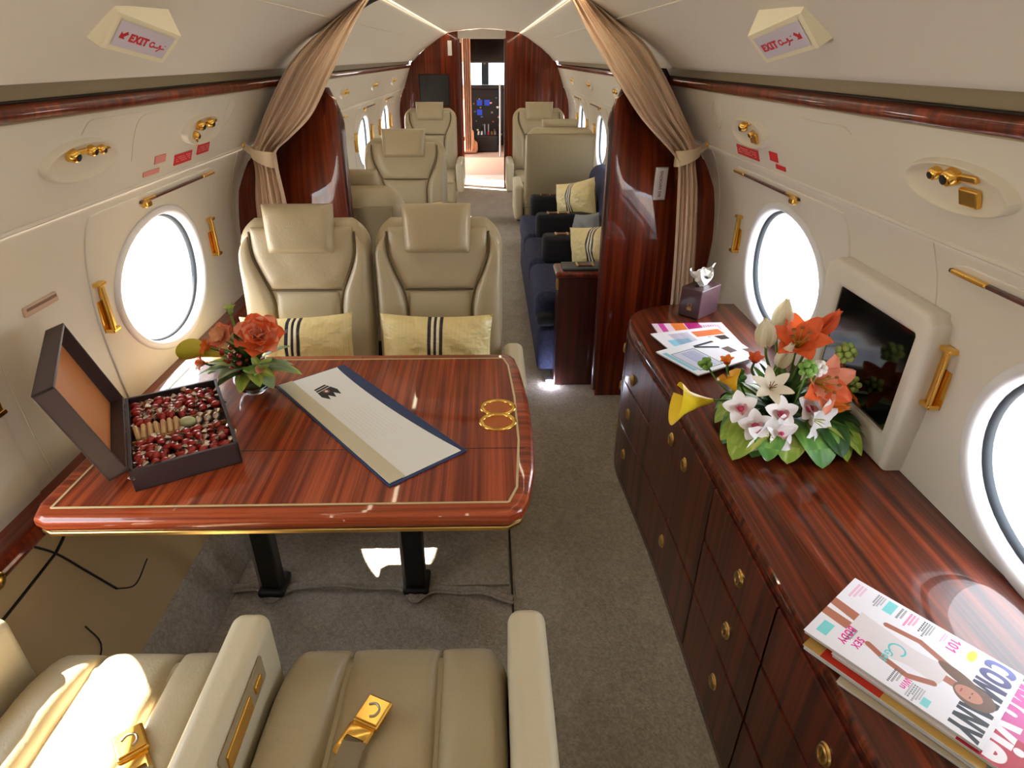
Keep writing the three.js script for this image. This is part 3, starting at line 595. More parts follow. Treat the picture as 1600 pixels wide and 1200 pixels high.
  mesh(tri(sl.translate(-0.84, 0, 1.0)), MT.woodTop2 = phys(0xffffff, 0.4, { map: woodTex(0x35130a, 0x86391c, 91, [1.9, 0.65]), clearcoat: 0.7, clearcoatRoughness: 0.03, specularIntensity: 0.3 }), 'top_slab', w);
}
// wall monitor in its cream bump-out
{
  const g = thing('wall_monitor', 'black screen in a cream moulded surround standing on the cabinet beside the wall', 'monitor', [1.06, CY, -1.41]);
  const f = [[-0.25, 0], [0.21, 0], [0.21, 0.385], [0.19, 0.405], [-0.22, 0.41], [-0.25, 0.39]];
  const hole = roundRect(-0.165, 0.085, 0.165, 0.345, 0.006).reverse();
  const fr = extr(f, 0.075, 0.016, [hole], 4).rotateY(-Math.PI / 2);
  mesh(tri(fr.translate(0.02, 0.001, 0)), MT.wall, 'surround', g);
  const sc = mesh(tri(new THREE.BoxGeometry(0.02, 0.27, 0.34).translate(-0.035, 0.215, 0)), MT.screen, 'screen', g);
  mesh(box(0.006, 0.004, 0.33, 0.0015).translate(-0.048, 0.086, 0), MT.wall2, 'bezel', sc);
}
// ---------------------------------------------------------------- curtains drawn back against the divider
function curtain(s, inner, outer, n, label) {
  const ci = new THREE.CatmullRomCurve3(inner.map((p) => V3(...p)), false, 'centripetal'), co = new THREE.CatmullRomCurve3(outer.map((p) => V3(...p)), false, 'centripetal');
  const O = V3(s * 0.88, 0.1, -2.62);
  const g = thing('curtain', label, 'curtain', O.toArray());
  const f = (side) => (u, v) => {
    const a = ci.getPoint(v), b = co.getPoint(v), w = a.distanceTo(b);
    const ph = u * n * 2 * Math.PI + 0.8 * Math.sin(v * 3 + u * 4);
    const k = Math.min(1, w / 0.22), fade = 0.35 + 0.65 * sm(0.0, 0.03, u) * sm(0, 0.03, 1 - u);
    const zz = (0.022 * Math.sin(ph) + 0.009 * Math.sin(ph * 2.3 + v * 5) + 0.007 * Math.sin(u * 9 - v * 7)) * (0.5 + 0.6 * k) * fade;
    const p = a.lerp(b, u);
    return [p.x - O.x, p.y - O.y, p.z - O.z + zz + side];
  };
  mesh(tri(mergeGeometries([grid(150, 80, f(0.0015), s < 0), grid(150, 80, f(-0.0015), s > 0)])), MT.curtain, 'drape', g);
  MT.band ??= phys(0xd9c3a2, 0.75);
  mesh(tri(grid(40, 4, (u, v) => { const a = u * 2 * Math.PI, k = Math.cos(a); return [s * (0.895 + 0.064 * k) - O.x, 1.185 + 0.012 * k + lerp(-0.026, 0.026, v) * (1 - 0.25 * k) - O.y, -2.72 - 0.04 * k + 0.055 * Math.sin(a) - O.z]; }, s < 0)), MT.band, 'tieback', g);
  mesh(tri(grid(12, 3, (u, v) => [s * lerp(0.925, 0.992, u) - O.x, 1.192 + 0.032 * u + lerp(-0.018, 0.018, v) - O.y, lerp(-2.70, -2.76, u) - O.z], s < 0)), MT.band, 'tieback_tab', g);
  mesh(T(lathe([[0, 0.012], [0.008, 0.010], [0.011, 0.004], [0.006, 0]], 14), s * 0.984 - O.x, 1.222 - O.y, -2.75 - O.z, Math.PI / 2), MT.brass, 'tieback_stud', g);
  return g;
}
curtain(1, [[0.375, 1.825, -3.1], [0.445, 1.704, -3.05], [0.515, 1.558, -2.84], [0.569, 1.455, -2.69], [0.667, 1.329, -2.66], [0.816, 1.193, -2.68], [0.841, 1.162, -2.68], [0.847, 1.045, -2.64], [0.871, 0.572, -2.6], [0.88, 0.1, -2.6]],
  [[0.56, 1.728, -3.12], [0.65, 1.672, -3.11], [0.738, 1.600, -3.03], [0.83, 1.46, -2.94], [0.90, 1.32, -2.85], [0.950, 1.216, -2.79], [0.942, 1.156, -2.75], [0.947, 1.037, -2.68], [0.965, 0.571, -2.6], [0.965, 0.1, -2.6]], 5, 'tan curtain tied back beside the wall above the tissue box');
curtain(-1, [[-0.42, 1.81, -3.1], [-0.504, 1.691, -3.03], [-0.571, 1.489, -2.72], [-0.658, 1.341, -2.66], [-0.756, 1.259, -2.67], [-0.826, 1.202, -2.68], [-0.821, 1.15, -2.66], [-0.805, 1.004, -2.64], [-0.79, 0.6, -2.62], [-0.79, 0.1, -2.62]],
  [[-0.56, 1.728, -3.12], [-0.67, 1.66, -3.11], [-0.80, 1.53, -2.98], [-0.89, 1.39, -2.92], [-0.945, 1.27, -2.85], [-0.972, 1.187, -2.8], [-0.957, 1.122, -2.76], [-0.949, 0.996, -2.68], [-0.94, 0.6, -2.62], [-0.93, 0.1, -2.62]], 5, 'tan curtain tied back beside the wall behind the club seats');

// ---------------------------------------------------------------- service panel fittings
function onPanel(o, s, y, z, lift = 0) {            // put an object on the sloping service panel, its +z facing the cabin
  const t = (y - 1.232) / 0.2, x = 0.982 - 0.077 * t;
  o.position.set(s * (x - 0.936 * lift), y - 0.36 * lift, z);
  o.quaternion.setFromRotationMatrix(new THREE.Matrix4().makeBasis(V3(0, 0, s), V3(-0.36 * s, 0.933, 0), V3(-0.933 * s, -0.36, 0)));
  return o;
}
const dish = grid(40, 8, (u, v) => { const a = u * 2 * Math.PI, prof = [[0, 0.0012], [0.4, 0.0016], [0.7, 0.004], [0.84, 0.009], [0.92, 0.0145], [0.965, 0.0165], [1, 0.014], [1.03, 0.006], [1.05, -0.002]][Math.round(v * 8)]; return [0.15 * prof[0] * Math.cos(a), 0.048 * prof[0] * Math.sin(a), prof[1]]; });
const spot = join(T(lathe([[0, 0.02], [0.008, 0.02], [0.013, 0.016], [0.015, 0.006], [0.016, 0]], 18), 0, 0, 0, Math.PI / 2), box(0.05, 0.012, 0.008, 0.003).translate(0.03, 0, 0.004));
const lens = T(lathe([[0, 0.0215], [0.008, 0.021]], 16), 0, 0, 0, Math.PI / 2);
function unit(label, s, y, z, kind) {
  const g = thing('reading_light', label, 'lamp', [0, 0, 0]);
  onPanel(g, s, y, z, 0.001);
  if (s > 0 && kind) g.scale.x = 1;
  mesh(tri(dish.clone()), MT.wall2, 'recess_dish', g);
  const dir = s > 0 ? 1 : 1;
  for (const [x, yy, r, k] of kind) {
    const l = mesh(spot, MT.gold, 'spot_lamp', g); l.position.set(x, yy, 0.003); l.rotation.z = r; l.scale.setScalar(k);
    const e = mesh(lens, MT.black, 'lens', l);
  }
  if (s > 0 || y > 1.338) mesh(box(0.05, 0.034, 0.012, 0.004).translate(s > 0 ? 0.045 : 0.0, -0.012, 0.008), MT.gold, 'air_vent', g).visible = true;
  return g;
}
unit('oval gilt reading light by the wall above the gift box', -1, 1.331, -1.58, [[-0.05, 0.020, 0.05, 1.1], [0.03, 0.021, 0.02, 0.9], [0.075, 0.018, 0, 0.8]]);
unit('oval gilt reading light above the red placards next to the tan curtain behind the seats', -1, 1.332, -2.29, [[-0.04, 0.018, 0.1, 1.1], [0.04, 0.020, 0.05, 1.1], [-0.06, -0.014, -0.9, 0.9]]);
unit('oval gilt reading light on the right wall above the monitor', 1, 1.334, -1.18, [[0.0, 0.022, 0.05, 1.2], [-0.05, 0.020, 0.1, 0.9]]);
unit('small oval gilt reading light above the red placards near the tissue box', 1, 1.322, -2.22, [[-0.03, 0.020, 0.3, 1.1], [0.03, 0.0, -0.4, 0.8]]);
const ORD = { '-3.4': 'first', '-4.65': 'second', '-5.9': 'third', '-7.1': 'fourth' };
for (const s of [-1, 1]) for (const z of [-3.4, -4.65, -5.9, -7.1]) {
  const g = thing('reading_light', s < 0 ? `small gilt reading light ahead of the divider on the left, ${ORD[z]} from the divider` : `small gilt reading light ahead of the divider on the right, ${ORD[z]} from the divider`, 'lamp', [0, 0, 0], 0, s < 0 ? 'forward reading lights, left wall' : 'forward reading lights, right wall');
  onPanel(g, s, 1.33, z, 0.001);
  mesh(tri(dish.clone()).scale(0.8, 0.8, 1), MT.wall2, 'recess_dish', g);
  for (const x of [-0.04, 0.05]) { const l = mesh(spot, MT.gold, 'spot_lamp', g); l.position.set(x, 0.01, 0.003); mesh(lens, MT.black, 'lens', l); }
}
// red placards and panel outlines
const placardTex = canvasTex(256, 96, (x, w, h) => { x.fillStyle = '#cf1f2b'; x.fillRect(0, 0, w, h); x.fillStyle = 'rgba(255,225,220,0.8)'; for (let j = 0; j < 3; j++) for (let i = 0; i < 9; i++) if ((i * 7 + j * 3) % 5) x.fillRect(22 + i * 24, 22 + j * 20, 17, 7); });
const placMat = phys(0xffffff, 0.45, { map: placardTex });
function placard(label, s, y, z, w, h, m, tilt = 0) {
  const g = thing('placard', label, 'placard'); onPanel(g, s, y, z, 0.001); g.rotateZ(tilt);
  mesh(new THREE.BoxGeometry(w, h, 0.0024).translate(0, 0, 0.0006), m, 'placard_plate', g);
  return g;
}
placard('larger red lettered placard on the left wall beneath the gilt light', -1, 1.253, -2.17, 0.13, 0.034, placMat);
placard('red lettered placard nearest the tan curtain on the left wall', -1, 1.263, -2.33, 0.10, 0.034, placMat);
placard('small pale red placard on the left wall, upper of two', -1, 1.272, -2.005, 0.07, 0.024, MT.paleRed);
placard('thin pale red placard low on the left wall under the small one', -1, 1.240, -1.955, 0.10, 0.014, MT.paleRed);
placard('long red lettered placard on the right wall near the curtain', 1, 1.250, -2.285, 0.20, 0.036, placMat);
placard('small red placard on the right wall, upper of two', 1, 1.266, -2.055, 0.06, 0.03, MT.red);
placard('thin red placard on the right wall under the small one', 1, 1.239, -2.01, 0.07, 0.014, MT.red);
{ // flush panel outlines on the service panels
  const seam = (s, pts, w) => { const o = new THREE.Group(); onPanel(o, s, 1.335, 0, 0.0005); o.updateMatrix(); const g = tube(pts.map(([z, y]) => [s * z, (y - 1.335) / 0.933, 0]), 0.0014, 20, 5).applyMatrix4(o.matrix); mesh(g, MT.wall2, 'panel_seam', w); };
  const L = scene.getObjectByName('wall_left'), Rw = scene.getObjectByName('wall_right');
  seam(-1, [[-1.58, 1.385], [-1.61, 1.412], [-1.7, 1.415], [-1.86, 1.415]], L);
  seam(-1, [[-1.83, 1.29], [-1.835, 1.37], [-1.86, 1.40], [-2.05, 1.402]], L);
  seam(-1, [[-2.5, 1.32], [-2.56, 1.35], [-2.58, 1.39], [-2.54, 1.405], [-2.49, 1.37], [-2.5, 1.32]], L);
  seam(1, [[-2.55, 1.30], [-2.5, 1.35], [-2.5, 1.39], [-2.56, 1.40], [-2.6, 1.35], [-2.55, 1.30]], Rw);
  seam(1, [[-1.82, 1.40], [-1.7, 1.398], [-1.58, 1.398], [-1.555, 1.385]], Rw);
  for (const s of [-1, 1]) for (const z of [-0.02, -1.27, -2.72]) { const yy = (t) => lerp(0.62, 1.2, t); mesh(tube(Array.from({ length: 9 }, (_, i) => [s * (wallX(yy(i / 8)) - 0.0005), yy(i / 8), z]), 0.0018, 24, 5), MT.wall2, 'panel_seam', s < 0 ? L : Rw); }
}
// slotted vent on the left wall
{
  const g = thing('wall_vent', 'small pinkish slotted vent on the cream wall above the gift box lid', 'vent', [-1.062, 1.013, -1.435]);
  mesh(box(0.010, 0.024, 0.125, 0.004).translate(0.004, 0, 0), phys(0xc9ab97, 0.5), 'vent_frame', g);
  mesh(box(0.004, 0.007, 0.112, 0.002).translate(0.009, 0.004, 0), phys(0x85695a, 0.7), 'slot', g);
}
// exit signs
const exitTex = (mirror) => canvasTex(512, 200, (x, w, h) => {
  x.fillStyle = '#c9c3d4'; x.fillRect(0, 0, w, h);
  x.fillStyle = '#c2202f'; x.strokeStyle = '#c2202f';
  const ar = (cx, d) => { x.save(); x.translate(cx, 105); x.rotate(d); x.beginPath(); x.moveTo(-42, 0); x.lineTo(-2, -36); x.lineTo(-2, -13); x.lineTo(40, -13); x.lineTo(40, 13); x.lineTo(-2, 13); x.lineTo(-2, 36); x.fill(); x.restore(); };
  x.font = 'bold 84px sans-serif'; x.textBaseline = 'middle'; x.lineWidth = 6; x.strokeText('EXIT', mirror ? 24 : 122, 108);
  const arab = (ox) => { x.lineWidth = 12; x.lineCap = 'round'; x.beginPath(); x.arc(ox + 26, 108, 20, 0.2, 5.6); x.stroke(); x.beginPath(); x.moveTo(ox + 46, 122); x.lineTo(ox + 78, 122); x.arc(ox + 84, 106, 16, 1.9, -0.4, true); x.stroke(); x.beginPath(); x.moveTo(ox + 108, 96); x.quadraticCurveTo(ox + 122, 132, ox + 92, 150); x.stroke(); x.beginPath(); x.moveTo(ox + 122, 122); x.lineTo(ox + 152, 118); x.stroke(); x.beginPath(); x.arc(ox + 150, 88, 6, 0, 7); x.fill(); };
  if (!mirror) { ar(70, -0.7); x.fillText('EXIT', 122, 108); arab(318); }
  else { x.fillText('EXIT', 24, 108); arab(220); ar(438, Math.PI + 0.75); }
});
for (const s of [-1, 1]) {
  const g = thing('exit_sign', s < 0 ? 'cream wedge exit sign on the ceiling with its arrow on the left' : 'cream wedge exit sign on the ceiling with its arrow on the right', 'sign');
  // wedge: the end towards the camera lies flush on the sloping ceiling, the far end stands proud
  const W = 0.205, H = 0.080;
  g.position.set(s * 0.735, 1.613, -1.56);
  const n = V3(-s * 0.58, -0.815, 0), up = V3(-s * 0.815, 0.58, 0), x = up.clone().cross(n);   // frame of the ceiling panel
  g.quaternion.setFromRotationMatrix(new THREE.Matrix4().makeBasis(x, up, n));
  const sg = Math.sign(x.z);                        // local x towards the camera (+) or away (-)
  const d0 = 0.008, d1 = 0.066;                      // stand-off at the camera end and at the far end
  const X = (t) => sg * lerp(W / 2, -W / 2, t);
  const v = (t, y, d) => [X(t), y, d];
  const yb = -H * 0.5, yt = H * 0.5;
  const q = (a, b, c, d) => { const gq = grid(1, 1, (u, w) => [0, 1, 2].map((k) => lerp(lerp(a[k], b[k], u), lerp(d[k], c[k], u), w))); return gq.toNonIndexed(); };
  const A = v(0, yb, d0 + 0.02), B = v(1, yb, d1), Cc = v(1, yt, d1 - 0.012), D = v(0, yt, d0);
  const A0 = v(-0.06, yb - 0.012, -0.02), B0 = v(1.04, yb - 0.014, -0.02), C0 = v(1.04, yt + 0.022, -0.02), D0 = v(-0.06, yt + 0.012, -0.02);
  const wedge = join(q(A, B, Cc, D), q(A0, B0, B, A), q(B0, C0, Cc, B), q(C0, D0, D, Cc), q(D0, A0, A, D));
  wedge.computeVertexNormals();
  mesh(wedge, phys(0xe6dfc4, 0.5), 'housing', g);
  const f = (t, k) => { const bot = A.map((a, i) => lerp(a, B[i], t)), top = D.map((a, i) => lerp(a, Cc[i], t)); return bot.map((a, i) => lerp(a, top[i], k)); };
  const nn = V3(...B).sub(V3(...A)).cross(V3(...D).sub(V3(...A))).normalize(); if (nn.z < 0) nn.negate();
  const face = grid(4, 1, (u, w) => { const p = f(lerp(0.08, 0.93, u), lerp(0.14, 0.86, w)); return [p[0] + nn.x * 0.0015, p[1] + nn.y * 0.0015, p[2] + nn.z * 0.0015]; });
  const rev = s > 0;                                 // reading direction
  const uv = face.attributes.uv; for (let i = 0; i < uv.count; i++) uv.setXY(i, rev ? 1 - uv.getX(i) : uv.getX(i), uv.getY(i));
  mesh(face, phys(0xffffff, 0.4, { map: exitTex(s > 0) }), 'sign_face', g);
}
// signs on the wood panels
{
  const st = canvasTex(96, 256, (x, w, h) => { x.fillStyle = '#dcd6dc'; x.fillRect(0, 0, w, h); x.fillStyle = '#6b4a5c'; x.save(); x.translate(w / 2, h / 2); x.rotate(-Math.PI / 2); x.font = 'bold 34px sans-serif'; x.textAlign = 'center'; x.textBaseline = 'middle'; x.fillText('NO SMOKING', 0, 0); x.restore(); });
  const g = thing('wall_sign', 'small upright white sign on the wood divider beside the curtain', 'sign', [0.805, 1.056, -2.765]);
  mesh(box(0.058, 0.142, 0.008, 0.003), MT.steel, 'sign_frame', g);
  mesh(new THREE.PlaneGeometry(0.05, 0.13).translate(0, 0, 0.0048), phys(0xffffff, 0.4, { map: st }), 'sign_face', g);
  const g2 = thing('wall_sign', 'tiny white sign high on the forward bulkhead next to the doorway', 'sign', [-0.41, 1.64, ZF + 0.006]);
  mesh(box(0.05, 0.16, 0.012, 0.003), MT.white, 'sign_frame', g2);
  const m = thing('bulkhead_monitor', 'dark grey flat screen on the forward wood bulkhead above a seat', 'monitor', [-0.62, 1.18, ZF + 0.012]);
  mesh(box(0.37, 0.36, 0.024, 0.006), MT.dark, 'casing', m);
  mesh(new THREE.BoxGeometry(0.345, 0.335, 0.004).translate(0, 0, 0.012), phys(0x202322, 0.35), 'screen', m);
}
// ---------------------------------------------------------------- navy divan, its end cabinet and pillows
{
  const g = thing('divan', 'long navy fabric divan along the right wall beyond the wood divider', 'sofa', [0.68, 0, -3.9]);
  const P = (geo, m, n, par = g) => mesh(geo, m, n, par);
  const z0 = -2.98, z1 = -4.88, Z = (z) => z + 3.9, X = (x) => x - 0.68;
  P(tri(new RoundedBoxGeometry(0.66, 0.26, z0 - z1, 4, 0.03).translate(X(0.63), 0.17, 0)), MT.navy, 'base', g);
  P(tri(new RoundedBoxGeometry(0.56, 0.06, z0 - z1 - 0.04, 2, 0.01).translate(X(0.66), 0.03, 0)), MT.navyDark, 'plinth', g);
  const zz = [-3.0, -3.78, -3.92, -4.46, -4.60, -4.86];
  for (const [a, b] of [[-3.0, -3.58], [-3.60, -4.18], [-4.2, -4.86]]) P(tri(new RoundedBoxGeometry(0.62, 0.17, a - b - 0.008, 5, 0.05).translate(X(0.60), 0.375, Z((a + b) / 2))), MT.navy, 'seat_cushion', g);
  for (const [a, b] of [[-3.0, -3.93], [-3.95, -4.86]]) P(tri(new RoundedBoxGeometry(0.20, 0.44, a - b, 6, 0.09).rotateZ(-0.10).translate(X(0.895), 0.62, Z((a + b) / 2))), MT.navy, 'backrest', g);
  for (const za of [-3.66, -4.22, -4.84]) {
    const a = P(tri(new RoundedBoxGeometry(0.46, 0.17, 0.12, 4, 0.03).translate(X(0.60), 0.52, Z(za))), MT.navyDark, 'armrest', g);
    P(box(0.15, 0.006, 0.05, 0.002).translate(X(0.52), 0.607, Z(za)), MT.wood, 'arm_inlay', a);
    P(join(box(0.012, 0.007, 0.055, 0.002).translate(X(0.45), 0.6075, Z(za)), box(0.012, 0.007, 0.055, 0.002).translate(X(0.52), 0.6075, Z(za)), box(0.012, 0.007, 0.055, 0.002).translate(X(0.59), 0.6075, Z(za))), MT.brass, 'arm_trim', a);
  }
  P(tri(new RoundedBoxGeometry(0.1, 0.07, 0.09, 3, 0.03).translate(X(0.345), 0.33, Z(-2.99))), MT.navyDark, 'lever_housing', g);
  const c = thing('end_cabinet', 'dark wood end cabinet of the navy divan with a drink tray on top', 'cabinet', [0.52, 0, -2.92]);
  P(box(0.27, 0.605, 0.12, 0.006).translate(0, 0.3025, 0), MT.woodDark, 'cabinet_body', c);
  P(tri(new RoundedBoxGeometry(0.30, 0.03, 0.16, 4, 0.014).translate(0, 0.615, 0)), MT.wood, 'cabinet_top', c);
  P(tri(new RoundedBoxGeometry(0.25, 0.016, 0.12, 3, 0.007).translate(0.01, 0.635, 0)), phys(0x2e3438, 0.4), 'tray_pad', c);
  P(box(0.07, 0.006, 0.045, 0.002).translate(0.0, 0.645, 0), MT.wood, 'tray_inlay', c);
  P(join(box(0.01, 0.008, 0.06, 0.002).translate(-0.04, 0.645, 0), box(0.01, 0.008, 0.06, 0.002).translate(0.04, 0.645, 0)), MT.brass, 'tray_trim', c);
  P(box(0.012, 0.05, 0.02, 0.004).translate(-0.137, 0.56, 0.05), MT.brass, 'cabinet_latch', c);
  pillow('yellow pillow standing on the divan just behind the dark end cabinet', [0.64, 0.63, -3.24], [R(-8), R(-50), 0.15], undefined, 1.0);
  pillow('far yellow pillow leaning on the divan back near the turned seat', [0.66, 0.66, -4.38], [R(-8), R(-55), 0.15], undefined, 1.0);
  const cu = mesh(PG, phys(0x8d9094, 0.8), 'grey_cushion'); tag(cu, 'round-cornered grey cushion between the armrests of the navy divan', 'cushion'); cu.position.set(0.68, 0.57, -3.90); cu.rotation.set(0.0, R(-70), 0.25); cu.scale.set(0.8, 0.8, 1);
  const l = thing('floor_light', 'small bright floor light at the foot of the dark end cabinet', 'lamp', [0.366, 0, -2.90]);
  mesh(box(0.05, 0.018, 0.03, 0.005).translate(0, 0.012, 0), MT.steel, 'lamp_body', l);
  mesh(box(0.044, 0.010, 0.004, 0.002).translate(0, 0.012, 0.0155), new THREE.MeshStandardMaterial({ color: 0xffffff, emissive: 0xdfe4ff, emissiveIntensity: 4 }), 'lamp_lens', l);
  const pl = new THREE.PointLight(0xdfe4ff, 0.06); pl.position.set(0.366, 0.02, -2.86); pl.castShadow = true; scene.add(pl);
}
// ---------------------------------------------------------------- vestibule and cockpit beyond the doorway
{
  const pale = phys(0xd8c4b4, 0.6), pale2 = phys(0xc7aa98, 0.7);
  const wl = struct('wall_vestibule_left'), wr = struct('wall_vestibule_right');
  const slab = (x0, x1, y0, y1, z0, z1, m, n, p) => mesh(tri(new THREE.BoxGeometry(x1 - x0, y1 - y0, z0 - z1).translate((x0 + x1) / 2, (y0 + y1) / 2, (z0 + z1) / 2)), m, n, p);
  // the entrance door stands open on the left: an opening between z = -8.55 and -9.4
  slab(-0.86, -0.80, -0.1, 1.95, -8.46, -8.55, pale, 'door_jamb', wl); slab(-0.86, -0.80, 1.7, 1.95, -8.55, -9.4, pale, 'door_lintel', wl);
  slab(-0.86, -0.80, -0.1, 1.95, -9.4, -11.3, pale, 'cockpit_side', wl);
  slab(0.80, 0.86, -0.1, 1.95, -8.46, -11.3, pale, 'cockpit_side', wr);
  const vc = struct('ceiling_vestibule'); slab(-0.86, 0.86, 1.82, 1.9, -8.46, -11.3, pale, 'headlining', vc);
  const fl = struct('floor_vestibule'); slab(-0.86, 0.86, -0.1, 0.0, -8.46, -9.45, phys(0xcfc3b8, 0.9), 'sill_carpet', fl);
  slab(-0.86, 0.86, -0.1, 0.245, -9.45, -11.3, pale2, 'cockpit_step', fl);
  const cw = struct('wall_cockpit');
  slab(-0.80, 0.80, 0.2, 1.13, -10.98, -11.05, MT.dark, 'lower_bulkhead', cw);
  slab(-0.80, 0.80, 1.47, 1.85, -10.98, -11.05, pale, 'brow', cw);
  slab(-0.055, 0.06, 1.1, 1.5, -10.97, -11.05, phys(0x39505c, 0.5), 'centre_post', cw);
  slab(-0.86, -0.62, 1.1, 1.5, -10.97, -11.05, pale, 'window_post', cw); slab(0.62, 0.86, 1.1, 1.5, -10.97, -11.05, pale, 'window_post', cw);
  const w = struct('window_windshield');
  for (const [a, b] of [[-0.62, -0.055], [0.06, 0.62]]) mesh(new THREE.PlaneGeometry(b - a, 0.36).translate((a + b) / 2, 1.3, -11.01), MT.glass, 'window_pane', w);
  // instrument panel
  const ip = thing('instrument_panel', 'dark cockpit instrument panel with small blue screens seen through the doorway', 'panel', [0, 0.245, -10.7]);
  mesh(box(1.2, 0.85, 0.1, 0.01).translate(0, 0.45, 0), MT.black, 'panel_board', ip);
  mesh(box(1.25, 0.06, 0.26, 0.02).translate(0, 0.885, 0.06), MT.dark, 'glareshield', ip);
  const scr = new THREE.MeshStandardMaterial({ color: 0x101830, emissive: 0x2f3f9a, emissiveIntensity: 0.7 });
  for (const [x, y] of [[-0.09, 0.66], [0.03, 0.66], [-0.09, 0.52]]) { mesh(box(0.10, 0.10, 0.012, 0.004).translate(x, y, 0.052), MT.dark, 'display_bezel', ip); mesh(box(0.084, 0.084, 0.006, 0.002).translate(x, y, 0.058), scr, 'display', ip); }
  const bits = [MT.white, MT.steel, MT.brass, MT.red, phys(0x5a7fae, 0.4), MT.white];
  for (let i = 0; i < 44; i++) { const y = 0.06 + (i % 11) * 0.066; mesh(box(rr(0.014, 0.04), rr(0.01, 0.022), 0.012, 0.003).translate(lerp(0.07, 0.25, ((i * 5) % 11) / 10) - (i % 4 === 0 ? 0.27 : 0), y + rr(-0.01, 0.01), 0.055), bits[i % 6], 'switch', ip); }
  const ped = thing('centre_pedestal', 'dark throttle pedestal between the pilots in the cockpit', 'pedestal', [0.02, 0.245, -10.3]);
  mesh(box(0.36, 0.24, 0.62, 0.03).translate(0, 0.12, 0), MT.black, 'pedestal_body', ped);
  for (let i = 0; i < 18; i++) mesh(box(0.03, 0.02, 0.03, 0.004).translate(-0.13 + (i % 6) * 0.052, 0.245, -0.2 + Math.floor(i / 6) * 0.18), bits[(i * 5) % 6], 'knob', ped);
  for (const x of [-0.03, 0.03]) mesh(box(0.02, 0.13, 0.03, 0.008).translate(x, 0.30, -0.14), MT.steel, 'throttle_lever', ped);
  const ov = thing('overhead_panel', 'dark overhead switch panel above the cockpit windshield', 'panel', [0, 1.80, -10.55]);
  mesh(box(0.62, 0.03, 0.75, 0.01).rotateX(0.42).translate(0, -0.17, 0), MT.black, 'panel_board', ov);
  for (let i = 0; i < 42; i++) { const t = Math.floor(i / 7) / 5 - 0.5; mesh(box(0.02, 0.014, 0.016, 0.003).translate(-0.24 + (i % 7) * 0.08, -0.19 + 0.0 - t * 0.28 - 0.012, 0.02 - t * -0.0 + t * 0.6 * -1 * -1), bits[(i * 7) % 6], 'switch', ov); }
  const ps = thing('pilot_seat', 'peach sheepskin pilot seat edge beside the pedestal', 'seat', [-0.24, 0.245, -9.98]);
  mesh(tri(new RoundedBoxGeometry(0.24, 0.16, 0.36, 4, 0.05).translate(0, 0.09, 0)), phys(0xd9a684, 0.9), 'seat_cushion', ps);
  mesh(tri(new RoundedBoxGeometry(0.22, 0.30, 0.1, 4, 0.045).translate(-0.04, 0.2, 0.2)), phys(0xd9a684, 0.9), 'backrest', ps);
  const dc = thing('door_curtain', 'narrow peach curtain gathered just inside the cockpit doorway', 'curtain', [-0.22, 0.42, -8.78]);
  mesh(tri(grid(40, 6, (u, v) => [lerp(-0.05, 0.05, u), lerp(0, 1.40, v), 0.014 * Math.sin(u * 24)])), phys(0xcf9f82, 0.85), 'drape', dc);
  const dl = thing('door_leaf', 'narrow reddish wood door edge folded inside the cockpit doorway', 'door', [-0.287, 0, -8.62]);
  mesh(box(0.03, 1.7, 0.16, 0.006).translate(0, 0.85, 0), MT.wood, 'leaf', dl); mesh(box(0.02, 0.05, 0.02, 0.004).translate(0.018, 0.6, 0.05), MT.steel, 'latch', dl);
  const hr = thing('grab_rail', 'upright grey grab rail on the right side of the cockpit doorway', 'rail', [0.215, 0.42, -9.5]);
  mesh(tube([[0, -0.17, 0], [0, 0.75, 0], [0, 0.78, -0.03]], 0.013, 20, 8), MT.steel, 'rail_tube', hr);
}
// ---------------------------------------------------------------- seat belts on the near cushions
function belt(label, x, y, z, turn, strap) {
  const g = thing('seat_belt', label, 'seat belt', [x, y, z], turn);
  const p = mesh(join(box(0.052, 0.014, 0.058, 0.004).translate(0, 0.010, 0), box(0.046, 0.004, 0.050, 0.002).translate(0, 0.019, 0)), MT.gold, 'buckle', g);
  mesh(tube([[-0.012, 0.0215, -0.006], [0.0, 0.0215, -0.012], [0.012, 0.0215, -0.004], [0.010, 0.0215, 0.010], [0.002, 0.0215, 0.014]], 0.0022, 16, 6), MT.steel, 'buckle_emblem', p);
  mesh(extr(roundRect(-0.026, -0.032, 0.026, 0.032, 0.008), 0.004, 0.001, [roundRect(-0.018, -0.006, 0.018, 0.006, 0.003).reverse()]).rotateX(-Math.PI / 2).translate(-0.004, 0.006, 0.058), MT.gold, 'tongue', g);
  const sp = new THREE.CatmullRomCurve3(strap.map((q) => V3(...q)));
  mesh(tri(mergeGeometries([0, 0.0022].map((d, k) => grid(2, 30, (u, v) => { const c = sp.getPoint(v), t = sp.getTangent(v), n = V3(t.z, 0, -t.x).normalize(); return [c.x + n.x * lerp(-0.022, 0.022, u), c.y + d, c.z + n.z * lerp(-0.022, 0.022, u)]; }, !k)))), phys(0x8d7f66, 0.85, { bumpMap: weave, bumpScale: 0.0006 }), 'strap', g);
}
belt('gilt seat belt buckle on the shaded cushion beside the aisle', -0.176, 0.458, -0.715, R(-24), [[0, 0.010, 0.06], [0.012, 0.016, 0.10], [0.045, 0.012, 0.15], [0.08, 0.012, 0.22], [0.11, 0.0, 0.30]]);
belt('gilt seat belt buckle on the sunlit cushion by the wall', -0.600, 0.458, -0.665, R(38), [[0, 0.010, 0.06], [-0.01, 0.016, 0.10], [-0.03, 0.012, 0.15], [-0.06, 0.01, 0.22], [-0.10, 0, 0.3]]);
